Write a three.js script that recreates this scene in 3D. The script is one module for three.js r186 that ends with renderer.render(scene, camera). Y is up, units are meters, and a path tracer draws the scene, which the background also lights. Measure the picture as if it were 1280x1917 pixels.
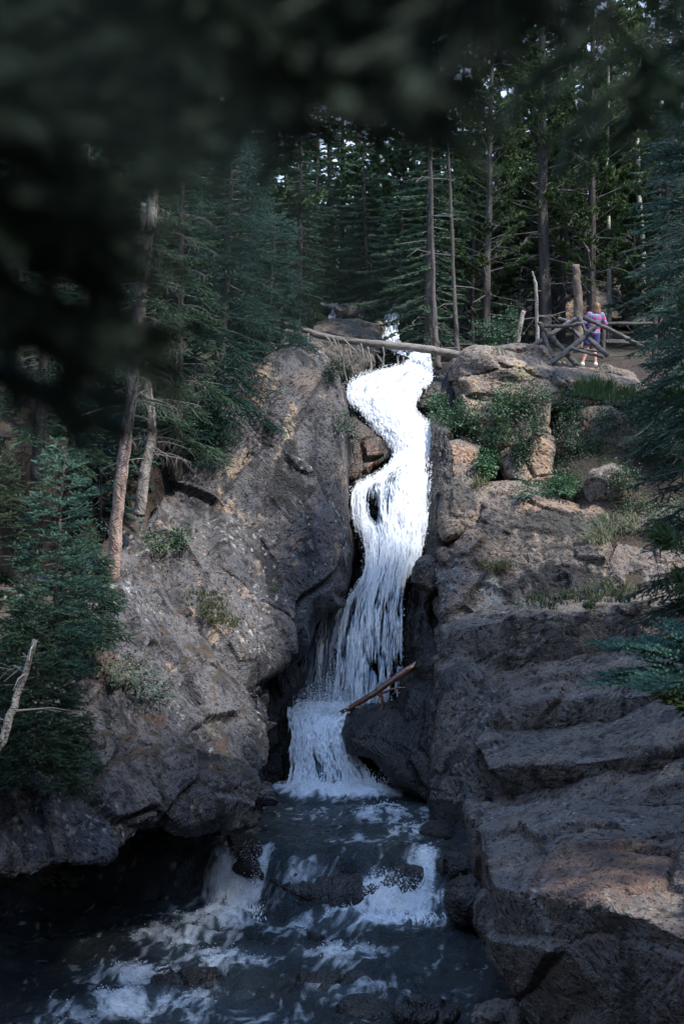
import * as THREE from 'three';
import { mergeGeometries } from 'three/addons/utils/BufferGeometryUtils.js';

// ------------------------------------------------------------------ camera, sky, sun, exposure
const scene = new THREE.Scene();
const F = 2662, EYE = 7.7, PITCH = Math.atan(158.5 / F);        // focal length in photo pixels, eye height above the lower pool
const camera = new THREE.PerspectiveCamera(2 * Math.atan(958.5 / F) * 180 / Math.PI, 683 / 1024, 0.1, 600);
camera.position.set(0, EYE, 0);
camera.rotation.x = -PITCH;
camera.focus = 33;
camera.userData.fStop = 2.2;
scene.add(camera);

const renderer = new THREE.WebGLRenderer({ antialias: true });
renderer.setSize(683, 1024);
renderer.toneMapping = THREE.LinearToneMapping;
renderer.toneMappingExposure = 1.98;
renderer.shadowMap.enabled = true;
renderer.shadowMap.type = THREE.PCFSoftShadowMap;

{ // a hazy mountain sky: pale at the rim, blue overhead, the same all the way round
  const W = 64, H = 64, data = new Float32Array(W * H * 4);
  for (let j = 0; j < H; j++) {
    const el = Math.max(0, ((j + 0.5) / H - 0.5) * 2), k = Math.pow(el, 0.55);
    const c = [0.76 - 0.44 * k, 0.90 - 0.34 * k, 1.12 - 0.04 * k];
    for (let i = 0; i < W; i++) data.set([c[0], c[1], c[2], 1], (j * W + i) * 4);
  }
  const t = new THREE.DataTexture(data, W, H, THREE.RGBAFormat, THREE.FloatType);
  t.mapping = THREE.EquirectangularReflectionMapping;
  t.magFilter = THREE.LinearFilter;
  t.needsUpdate = true;
  scene.background = t;
  scene.environment = t;
}
const sun = new THREE.DirectionalLight(new THREE.Color(1.0, 0.965, 0.91), 4.0);
const SUN_DIR = new THREE.Vector3(0.46, 0.82, 0.30).normalize();
sun.position.copy(SUN_DIR).multiplyScalar(80).add(new THREE.Vector3(0, 4, -28));
sun.target.position.set(0, 4, -28);
sun.castShadow = true;
sun.shadow.radius = 7;
sun.shadow.mapSize.set(2048, 2048);
Object.assign(sun.shadow.camera, { left: -40, right: 40, top: 45, bottom: -45, near: 1, far: 200 });
scene.add(sun, sun.target);

// ------------------------------------------------------------------ helpers
function rng(seed) { let a = seed >>> 0; return () => { a = (a + 0x6D2B79F5) | 0; let t = Math.imul(a ^ (a >>> 15), 1 | a); t = (t + Math.imul(t ^ (t >>> 7), 61 | t)) ^ t; return ((t ^ (t >>> 14)) >>> 0) / 4294967296; }; }
const clamp = (x, a = 0, b = 1) => x < a ? a : x > b ? b : x;
const lerp = (a, b, t) => a + (b - a) * t;
const sstep = (a, b, x) => { const t = clamp((x - a) / (b - a)); return t * t * (3 - 2 * t); };
const V3 = (x, y, z) => new THREE.Vector3(x, y, z);
// a photo pixel at a distance in metres in front of the lens -> a place in the world
function P(px, py, d) {
  const cx = (px - 640) / F, cy = (958.5 - py) / F, c = Math.cos(PITCH), s = Math.sin(PITCH);
  const y = cy * c - s, z = -cy * s - c, t = d / -z;
  return V3(cx * t, EYE + y * t, -d);
}
// gradient noise
const PERM = new Uint8Array(512), GX = new Float32Array(256), GY = new Float32Array(256), GZ = new Float32Array(256);
{ const r = rng(77), p = [...Array(256).keys()]; for (let i = 255; i > 0; i--) { const j = (r() * (i + 1)) | 0; [p[i], p[j]] = [p[j], p[i]]; }
  for (let i = 0; i < 512; i++) PERM[i] = p[i & 255];
  for (let i = 0; i < 256; i++) { const z = r() * 2 - 1, a = r() * 6.2832, q = Math.sqrt(1 - z * z); GX[i] = q * Math.cos(a) * 1.5; GY[i] = q * Math.sin(a) * 1.5; GZ[i] = z * 1.5; } }
function noise(x, y, z) {
  const xf = Math.floor(x), yf = Math.floor(y), zf = Math.floor(z), X = xf & 255, Y = yf & 255, Z = zf & 255;
  x -= xf; y -= yf; z -= zf;
  const u = x * x * x * (x * (x * 6 - 15) + 10), v = y * y * y * (y * (y * 6 - 15) + 10), w = z * z * z * (z * (z * 6 - 15) + 10);
  const A = PERM[X] + Y, B = PERM[X + 1] + Y, AA = PERM[A & 511] + Z, AB = PERM[(A + 1) & 511] + Z, BA = PERM[B & 511] + Z, BB = PERM[(B + 1) & 511] + Z;
  const g = (h, a, b, c) => { h = PERM[h & 511]; return GX[h] * a + GY[h] * b + GZ[h] * c; };
  const x1 = x - 1, y1 = y - 1, z1 = z - 1;
  const l0 = lerp(g(AA, x, y, z), g(BA, x1, y, z), u), l1 = lerp(g(AB, x, y1, z), g(BB, x1, y1, z), u);
  const l2 = lerp(g(AA + 1, x, y, z1), g(BA + 1, x1, y, z1), u), l3 = lerp(g(AB + 1, x, y1, z1), g(BB + 1, x1, y1, z1), u);
  return lerp(lerp(l0, l1, v), lerp(l2, l3, v), w);
}
function fbm(x, y, z, oct = 4) { let s = 0, a = 0.5; for (let i = 0; i < oct; i++) { s += a * noise(x, y, z); x = x * 2.03 + 11.3; y = y * 2.03 + 5.7; z = z * 2.03 + 3.1; a *= 0.5; } return s; }
function ridged(x, y, z, oct = 4) { let s = 0, a = 0.5; for (let i = 0; i < oct; i++) { const n = 1 - Math.abs(noise(x, y, z)); s += a * n * n; x = x * 2.1 + 7.3; y = y * 2.1 + 1.7; z = z * 2.1 + 9.1; a *= 0.5; } return s; }
// blocks of rock: every cell is a tilted flat, with a joint between neighbours -> [height, distance to the joint]
const hash = (i, j, k, s) => { let h = (Math.imul(i, 374761393) + Math.imul(j, 668265263) + Math.imul(k, 1274126177) + Math.imul(s, 974634221)) | 0; h = Math.imul(h ^ (h >>> 13), 1274126177); return ((h ^ (h >>> 16)) >>> 0) / 4294967296; };
function blocks(x, y, z, s, fade = 0.1) {
  const xi = Math.floor(x), yi = Math.floor(y), zi = Math.floor(z);
  let f1 = 9, f2 = 9, bi = 0, bj = 0, bk = 0, dx = 0, dy = 0, dz = 0;
  for (let i = xi - 1; i <= xi + 1; i++) for (let j = yi - 1; j <= yi + 1; j++) for (let k = zi - 1; k <= zi + 1; k++) {
    const a = i + hash(i, j, k, s) - x, b = j + hash(i, j, k, s + 1) - y, c = k + hash(i, j, k, s + 2) - z, q = a * a + b * b + c * c;
    if (q < f1) { f2 = f1; f1 = q; bi = i; bj = j; bk = k; dx = a; dy = b; dz = c; } else if (q < f2) f2 = q;
  }
  const h = (hash(bi, bj, bk, s + 3) - 0.5) + dx * (hash(bi, bj, bk, s + 4) - 0.5) * 1.6 + dy * (hash(bi, bj, bk, s + 5) - 0.5) * 1.6 + dz * (hash(bi, bj, bk, s + 6) - 0.5) * 1.6;
  const e = Math.sqrt(f2) - Math.sqrt(f1); return [h * sstep(0, fade, e), e];
}

// names, labels
const used = new Map();
function numbered(name) { const n = used.get(name) || 0; used.set(name, n + 1); return n ? name + '_' + String(n).padStart(3, '0') : name; }
function tag(o, label, category, group, kind) { o.userData.label = label; if (category) o.userData.category = category; if (group) o.userData.group = group; if (kind) o.userData.kind = kind; return o; }
function mesh(name, geo, mat, parent) {
  const m = new THREE.Mesh(geo, mat); m.name = parent ? name : numbered(name); m.castShadow = m.receiveShadow = true; (parent || scene).add(m); return m;
}
function thing(name, label, category, group, pos) {
  const g = new THREE.Group(); g.name = numbered(name); if (pos) g.position.copy(pos); tag(g, label, category, group); scene.add(g); return g;
}
function instanced(name, geo, mat, mats, cols, parent) {
  const m = new THREE.InstancedMesh(geo, mat, mats.length); m.name = name; m.castShadow = m.receiveShadow = true;
  for (let i = 0; i < mats.length; i++) { m.setMatrixAt(i, mats[i]); if (cols) m.setColorAt(i, cols[i]); }
  m.userData.kind = 'stuff'; parent.add(m); return m;
}
function geom(pos, idx, col, uv) {
  const g = new THREE.BufferGeometry();
  g.setAttribute('position', new THREE.BufferAttribute(pos instanceof Float32Array ? pos : new Float32Array(pos), 3));
  if (col) g.setAttribute('color', new THREE.BufferAttribute(col instanceof Float32Array ? col : new Float32Array(col), 3));
  if (uv) g.setAttribute('uv', new THREE.BufferAttribute(uv instanceof Float32Array ? uv : new Float32Array(uv), 2));
  if (idx) g.setIndex(new THREE.BufferAttribute(idx instanceof Uint32Array ? idx : new Uint32Array(idx), 1));
  g.computeVertexNormals();
  return g;
}
// a tapering tube through points, each [Vector3, radius]; rough > 0 makes bark or a split surface
function tube(pts, sides = 7, rough = 0, seed = 1, color) {
  const pos = [], idx = [], uv = [], col = [];
  let len = 0;
  const up = V3(0.31, 0.2, 0.93);
  for (let i = 0; i < pts.length; i++) {
    const [p, r] = pts[i], t = V3().subVectors(pts[Math.min(i + 1, pts.length - 1)][0], pts[Math.max(i - 1, 0)][0]).normalize();
    const a = V3().crossVectors(t, Math.abs(t.dot(up)) > 0.95 ? V3(1, 0, 0) : up).normalize(), b = V3().crossVectors(t, a);
    if (i) len += p.distanceTo(pts[i - 1][0]);
    for (let k = 0; k <= sides; k++) {
      const q = k / sides * Math.PI * 2, kk = k % sides;
      const rr = r * (1 + rough * (noise(Math.cos(q) * 2 + seed, Math.sin(q) * 2, len * 3 / (r * 12 + 0.2) + seed) + 0.5 * noise(Math.cos(q) * 6 + seed, Math.sin(q) * 6, len * 9)));
      pos.push(p.x + (a.x * Math.cos(q) + b.x * Math.sin(q)) * rr, p.y + (a.y * Math.cos(q) + b.y * Math.sin(q)) * rr, p.z + (a.z * Math.cos(q) + b.z * Math.sin(q)) * rr);
      uv.push(k / sides * Math.max(r, 0.02) * 6.3, len);
      if (color) { const c = color(len, q, pos.slice(-3)); col.push(c[0], c[1], c[2]); }
    }
  }
  const n = sides + 1;
  for (let i = 0; i < pts.length - 1; i++) for (let k = 0; k < sides; k++) { const a = i * n + k, b = a + 1, c = a + n, d = c + 1; idx.push(a, b, c, b, d, c); }
  for (const [row, flip] of [[0, 0], [pts.length - 1, 1]]) { // end caps
    const c0 = pos.length / 3, p = pts[row][0]; pos.push(p.x, p.y, p.z); uv.push(0, 0); if (color) { const c = color(row ? len : 0, 0, [p.x, p.y, p.z], true); col.push(c[0], c[1], c[2]); }
    for (let k = 0; k < sides; k++) flip ? idx.push(c0, row * n + k, row * n + k + 1) : idx.push(c0, row * n + k + 1, row * n + k);
  }
  return geom(pos, idx, color ? col : null, uv);
}
// points from pixel triples [px, py, depth, radius], smoothed and slightly wandering
function curve(list, steps = 6, wander = 0, seed = 1) {
  const pts = list.map(a => P(a[0], a[1], a[2])), c = new THREE.CatmullRomCurve3(pts), n = (list.length - 1) * steps, out = [];
  for (let i = 0; i <= n; i++) {
    const t = i / n, p = c.getPoint(t), k = Math.min(list.length - 2, Math.floor(t * (list.length - 1))), f = t * (list.length - 1) - k;
    if (wander) { p.x += wander * noise(i * 0.4 + seed, 3.3, seed); p.y += wander * noise(i * 0.4, seed, 8.1); p.z += wander * noise(seed, i * 0.4, 2.2); }
    out.push([p, lerp(list[k][3], list[k + 1][3], f)]);
  }
  return out;
}

// ------------------------------------------------------------------ solid rock: joined bodies, meshed from a distance field
const smin = (a, b, k) => { const h = Math.max(k - Math.abs(a - b), 0) / k; return Math.min(a, b) - h * h * k * 0.25; };
const smax = (a, b, k) => -smin(-a, -b, k);
// a block: an outline (pixels, with depth) with real thickness behind it; tops may rise going back
function slab(poly, o) {
  const d0 = o.d ?? 30, w = poly.map(([x, y, d]) => P(x, y, d ?? d0));
  // plane through the outline
  let n = w.length, sx = 0, sy = 0, sz = 0; for (const p of w) { sx += p.x; sy += p.y; sz += p.z; } sx /= n; sy /= n; sz /= n;
  let xx = 1e-6, yy = 1e-6, xy = 0, xz = 0, yz = 0; for (const p of w) { const a = p.x - sx, b = p.y - sy, c = p.z - sz; xx += a * a; yy += b * b; xy += a * b; xz += a * c; yz += b * c; }
  const det = xx * yy - xy * xy, B = det > 1e-9 ? (xz * yy - yz * xy) / det : 0, C = det > 1e-9 ? (yz * xx - xz * xy) / det : 0, A = sz - B * sx - C * sy;
  const X = w.map(p => p.x), Y = w.map(p => p.y), T = o.t ?? 3, rise = o.rise ?? 0, shift = o.shift ?? 0, k = o.k ?? 0.35, bulge = o.bulge ?? 0.2, bw = o.bw ?? 0.8, cs = 1 / Math.sqrt(1 + B * B + C * C), shrink = o.shrink ?? 0;
  const x0 = Math.min(...X), x1 = Math.max(...X), y0 = Math.min(...Y), y1 = Math.max(...Y), zs = w.map(p => p.z);
  const f = (x, y, z) => {
    const zf = A + B * x + C * y, b = zf - z, bb = b < 0 ? 0 : b > T ? T : b, px = x - shift * bb, py = y - rise * bb;
    const ox = Math.max(x0 - px, px - x1, 0), oy = Math.max(y0 - py, py - y1, 0);
    const far = ox * ox + oy * oy;
    if (far > 1.0) { const e = Math.max(-b, b - T, 0); return Math.sqrt(far + e * e * cs * cs) * 0.9; }
    let q = 1e9, s = 1;
    for (let i = 0, j = n - 1; i < n; j = i++) {
      const ex = X[j] - X[i], ey = Y[j] - Y[i], wx = px - X[i], wy = py - Y[i], t = clamp((wx * ex + wy * ey) / (ex * ex + ey * ey + 1e-12)), bx = wx - ex * t, by = wy - ey * t, dd = bx * bx + by * by;
      if (dd < q) q = dd;
      const c1 = py >= Y[i], c2 = py < Y[j], c3 = ex * wy > ey * wx;
      if ((c1 && c2 && c3) || (!c1 && !c2 && !c3)) s = -s;
    }
    const d2 = s * Math.sqrt(q) + shrink * bb, bl = d2 < 0 ? bulge * (1 - Math.exp(d2 / bw)) : 0;
    return smax(smax(d2, (-b - bl) * cs, k), (b - T) * cs, k);
  };
  f.box = [x0 - Math.abs(shift) * T - 0.5, y0 - Math.max(0, -rise) * T - 0.5, Math.min(...zs) - T - 0.6, x1 + Math.abs(shift) * T + 0.5, y1 + Math.max(0, rise) * T + 0.5, Math.max(...zs) + bulge + 0.6];
  return f;
}
function blob(px, py, d, rx, ry, rz, roll = 0, power = 2.4) {
  const c = P(px, py, d), cr = Math.cos(roll), sr = Math.sin(roll), m = Math.min(rx, ry, rz), R = Math.max(rx, ry, rz);
  const f = (x, y, z) => {
    x -= c.x; y -= c.y; z -= c.z; const a = (x * cr + y * sr) / rx, b = (-x * sr + y * cr) / ry, e = z / rz;
    const q = Math.pow(Math.pow(Math.abs(a), power) + Math.pow(Math.abs(b), power) + Math.pow(Math.abs(e), power), 1 / power);
    return (q - 1) * (q > 1.6 ? m : lerp(m, (rx + ry + rz) / 3, 0.3));
  };
  f.box = [c.x - R - 0.3, c.y - R - 0.3, c.z - R - 0.3, c.x + R + 0.3, c.y + R + 0.3, c.z + R + 0.3];
  return f;
}
function surface(f, box, h) { // surface nets, only blocks near the surface are sampled
  const [x0, y0, z0, x1, y1, z1] = box, B = 4, nb = (a, b) => Math.ceil((b - a) / h / B) + 1;
  const bx = nb(x0, x1), by = nb(y0, y1), bz = nb(z0, z1), nx = bx * B, ny = by * B, nz = bz * B;
  const v = new Float32Array(nx * ny * nz), active = [], reach = B * h * 0.87 * 1.45;
  for (let k = 0; k < bz; k++) for (let j = 0; j < by; j++) for (let i = 0; i < bx; i++) {
    const c = f(x0 + (i + 0.5) * B * h, y0 + (j + 0.5) * B * h, z0 + (k + 0.5) * B * h), near = Math.abs(c) < reach;
    if (near) active.push(i, j, k);
    for (let c3 = 0; c3 < B; c3++) for (let c2 = 0; c2 < B; c2++) {
      let at = ((k * B + c3) * ny + j * B + c2) * nx + i * B; const y = y0 + (j * B + c2) * h, z = z0 + (k * B + c3) * h;
      for (let c1 = 0; c1 < B; c1++) v[at + c1] = near ? f(x0 + (i * B + c1) * h, y, z) : c;
    }
  }
  const pos = [], idx = [], id = new Map(), sy = nx, sz = nx * ny;
  const corner = [0, 1, sy, sy + 1, sz, sz + 1, sz + sy, sz + sy + 1], edges = [[0, 1], [0, 2], [0, 4], [1, 3], [1, 5], [2, 3], [2, 6], [3, 7], [4, 5], [4, 6], [5, 7], [6, 7]];
  const cells = [];
  for (let a = 0; a < active.length; a += 3) for (let c3 = -1; c3 < B; c3++) for (let c2 = -1; c2 < B; c2++) for (let c1 = -1; c1 < B; c1++) {
    const i = active[a] * B + c1, j = active[a + 1] * B + c2, k = active[a + 2] * B + c3;
    if (i < 0 || j < 0 || k < 0 || i >= nx - 1 || j >= ny - 1 || k >= nz - 1) continue;
    const at = i + j * sy + k * sz; let m = 0;
    for (let c = 0; c < 8; c++) if (v[at + corner[c]] < 0) m |= 1 << c;
    if (m === 0 || m === 255 || id.has(at)) continue;
    let X = 0, Y = 0, Z = 0, n = 0;
    for (const [p, q] of edges) { if (((m >> p) & 1) === ((m >> q) & 1)) continue; const va = v[at + corner[p]], vb = v[at + corner[q]], t = va / (va - vb);
      X += lerp(p & 1, q & 1, t); Y += lerp((p >> 1) & 1, (q >> 1) & 1, t); Z += lerp(p >> 2, q >> 2, t); n++; }
    id.set(at, pos.length / 3); cells.push(at); pos.push(x0 + (i + X / n) * h, y0 + (j + Y / n) * h, z0 + (k + Z / n) * h);
  }
  for (const at of cells) for (const [s1, s2, s3] of [[1, sy, sz], [sy, sz, 1], [sz, 1, sy]]) {
    const a = v[at], b = v[at + s1]; if ((a < 0) === (b < 0)) continue;
    const q0 = id.get(at), q1 = id.get(at - s2), q2 = id.get(at - s2 - s3), q3 = id.get(at - s3);
    if (q0 === undefined || q1 === undefined || q2 === undefined || q3 === undefined) continue;
    a < 0 ? idx.push(q0, q1, q2, q0, q2, q3) : idx.push(q0, q2, q1, q0, q3, q2);
  }
  return geom(pos, idx);
}
// ------------------------------------------------------------------ materials
function noiseTexture(n, fn, srgb) {
  const data = new Uint8Array(n * n * 4);
  for (let j = 0; j < n; j++) for (let i = 0; i < n; i++) { const c = fn(i / n, j / n); for (let k = 0; k < 3; k++) data[(j * n + i) * 4 + k] = clamp(c[k]) * 255; data[(j * n + i) * 4 + 3] = 255; }
  const t = new THREE.DataTexture(data, n, n); t.wrapS = t.wrapT = THREE.RepeatWrapping; t.magFilter = THREE.LinearFilter; t.minFilter = THREE.LinearMipmapLinearFilter; t.generateMipmaps = true; if (srgb) t.colorSpace = THREE.SRGBColorSpace; t.needsUpdate = true; return t;
}
// tileable noise from a torus of directions
const tn = (u, v, s, seed) => { const a = u * 6.2832, b = v * 6.2832, R = s / 6.2832; return noise(Math.cos(a) * R + seed, Math.sin(a) * R + Math.cos(b) * R * 1.01, Math.sin(b) * R - seed); };
const grainBump = noiseTexture(512, (u, v) => { const g = 0.5 + 0.26 * tn(u, v, 10, 3) + 0.24 * tn(u, v, 26, 9) + 0.24 * tn(u, v, 64, 5) + 0.18 * tn(u, v, 140, 8), pit = tn(u, v, 44, 1), h = g - (pit > 0.3 ? (pit - 0.3) * 1.2 : 0); return [h, h, h]; });
// mineral grain with crusts of black and pale lichen
const grainColor = noiseTexture(1024, (u, v) => {
  let g = 0.80 + 0.20 * tn(u, v, 170, 3) + 0.16 * tn(u, v, 60, 7);
  const w = tn(u, v, 24, 21) + 0.55 * tn(u, v, 60, 33) + 0.35 * tn(u, v, 150, 13), k = sstep(0.30, 0.52, w), l = tn(u, v, 34, 41) + 0.5 * tn(u, v, 90, 43), m = sstep(0.58, 0.74, l);
  g = lerp(g, g * 0.48, k); g = lerp(g, 1.0, m * 0.7);
  const t = 0.05 * tn(u, v, 12, 51); return [g + t, g, g - t];
}, true);
const rockMat = new THREE.MeshStandardMaterial({ vertexColors: true, roughness: 0.88, map: grainColor, bumpMap: grainBump, bumpScale: 0.044 });
const wetMat = new THREE.MeshPhysicalMaterial({ vertexColors: true, roughness: 0.38, map: grainColor, bumpMap: grainBump, bumpScale: 0.044 });
const soilMat = new THREE.MeshStandardMaterial({ vertexColors: true, roughness: 0.98, map: grainColor, bumpMap: grainBump, bumpScale: 0.05 });

// ------------------------------------------------------------------ the colours stone, lichen, moss and soil have
const GREY = { a: [0.125, 0.120, 0.129], b: [0.190, 0.170, 0.166], dark: [0.030, 0.030, 0.032], darkAmt: 0.46, tan: [0.40, 0.30, 0.22], tanAmt: 0.2, speck: [0.52, 0.52, 0.47], speckAmt: 0.36 };
const WARM = { a: [0.34, 0.255, 0.200], b: [0.27, 0.225, 0.185], dark: [0.075, 0.068, 0.06], darkAmt: 0.30, tan: [0.45, 0.32, 0.225], tanAmt: 0.3, speck: [0.40, 0.38, 0.27], speckAmt: 0.45 };
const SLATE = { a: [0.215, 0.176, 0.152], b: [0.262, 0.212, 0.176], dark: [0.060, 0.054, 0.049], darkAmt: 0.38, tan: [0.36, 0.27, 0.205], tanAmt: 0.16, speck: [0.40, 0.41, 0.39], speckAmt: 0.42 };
const WET = { a: [0.034, 0.028, 0.024], b: [0.052, 0.040, 0.032], dark: [0.014, 0.012, 0.011], darkAmt: 0.45, tan: [0.105, 0.068, 0.045], tanAmt: 0.12, speck: [0.12, 0.125, 0.12], speckAmt: 0.18 };  // wet stone; on the hollow wall it also carries painted shade
const mixc = (a, b, t) => [a[0] + (b[0] - a[0]) * t, a[1] + (b[1] - a[1]) * t, a[2] + (b[2] - a[2]) * t];
function stoneColor(x, y, z, T, s, crack) {
  const wob = fbm(x * 0.9 + s, y * 0.9, z * 0.9, 3);
  let c = mixc(T.a, T.b, clamp(0.5 + 1.5 * fbm(x * 0.8 + s, y * 0.6, z * 0.8, 4)));
  const streak = fbm(x * 2.3 + wob + s, y * 0.55, z * 2.3, 4) + 0.35 * fbm(x * 9, y * 5, z * 9 + s, 3);       // water stains run down the face
  c = mixc(c, T.dark, sstep(0.34 - T.darkAmt * 0.62, 0.52 - T.darkAmt * 0.62, streak) * 0.82);
  const mott = fbm(x * 5 + s * 2, y * 5, z * 5, 4); c = mixc(c, T.dark, sstep(0.12, 0.3, mott) * 0.5);
  const patch = fbm(x * 1.4 + s * 3, y * 1.0, z * 1.4 + 4, 3) + 0.5 * fbm(x * 8, y * 6, z * 8 + s, 3);
  c = mixc(c, T.tan, sstep(0.46 - T.tanAmt, 0.53 - T.tanAmt, patch) * 0.85);
  const zone = fbm(x * 0.7 - s, y * 0.7, z * 0.7, 2), sp = noise(x * 11 + s, y * 11, z * 11) + 0.35 * noise(x * 27, y * 27, z * 27 + s);
  c = mixc(c, T.speck, sstep(0.78 - T.speckAmt * 0.45, 0.9 - T.speckAmt * 0.45, sp * (0.55 + 0.45 * sstep(-0.05, 0.2, zone)) + zone * 0.9));
  if (crack !== undefined) c = mixc(c, T.dark, (1 - sstep(0.01, 0.035, crack)) * 0.3);
  return c;
}
// patches that the photograph shows at a given place: [px, py, depth, radius, colour, raggedness]
const spot = (px, py, d, r, c, sx = 1, sy = 1, k = 0.92) => ({ p: P(px, py, d), r, c, sx, sy, k });
function withSpots(c, x, y, z, spots, s) {
  for (const q of spots) {
    const dx = (x - q.p.x) / q.sx, dy = (y - q.p.y) / q.sy, dz = (z - q.p.z) * 0.5, dd = Math.sqrt(dx * dx + dy * dy + dz * dz) / q.r;
    if (dd > 1.6) continue;
    const n = dd + 0.55 * fbm(x * 2.6 + s, y * 2.6, z * 2.6, 3) + 0.6 * fbm(x * 9, y * 9, z * 9 + s, 3);
    if (n < 1) c = mixc(c, q.c, sstep(1, 0.8, n) * q.k);
  }
  return c;
}

// grain laid on from the nearest of three sides, in metres
function boxUV(g, S) {
  const p = g.attributes.position.array, n = g.attributes.normal.array, c = g.attributes.color.array, ix = g.index.array, P2 = [], N2 = [], C2 = [], U2 = [], I2 = new Uint32Array(ix.length), map = new Map();
  for (let t = 0; t < ix.length; t += 3) {
    let nx = 0, ny = 0, nz = 0; for (let k = 0; k < 3; k++) { const v = ix[t + k] * 3; nx += n[v]; ny += n[v + 1]; nz += n[v + 2]; }
    nx = Math.abs(nx); ny = Math.abs(ny); nz = Math.abs(nz); const ax = nx > ny && nx > nz ? 0 : ny > nz ? 1 : 2;
    for (let k = 0; k < 3; k++) { const v = ix[t + k], key = v * 3 + ax; let id = map.get(key);
      if (id === undefined) { id = P2.length / 3; map.set(key, id); const a = v * 3, x = p[a], y = p[a + 1], z = p[a + 2]; P2.push(x, y, z); N2.push(n[a], n[a + 1], n[a + 2]); C2.push(c[a], c[a + 1], c[a + 2]); ax === 0 ? U2.push(z / S, y / S) : ax === 1 ? U2.push(x / S, z / S + 0.37) : U2.push(x / S + 0.61, y / S + 0.19); }
      I2[t + k] = id; }
  }
  g.setIndex(new THREE.BufferAttribute(I2, 1)); g.setAttribute('position', new THREE.BufferAttribute(new Float32Array(P2), 3)); g.setAttribute('normal', new THREE.BufferAttribute(new Float32Array(N2), 3)); g.setAttribute('color', new THREE.BufferAttribute(new Float32Array(C2), 3)); g.setAttribute('uv', new THREE.BufferAttribute(new Float32Array(U2), 2));
}
const rocks = [];   // every solid body, to set things down on
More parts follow.
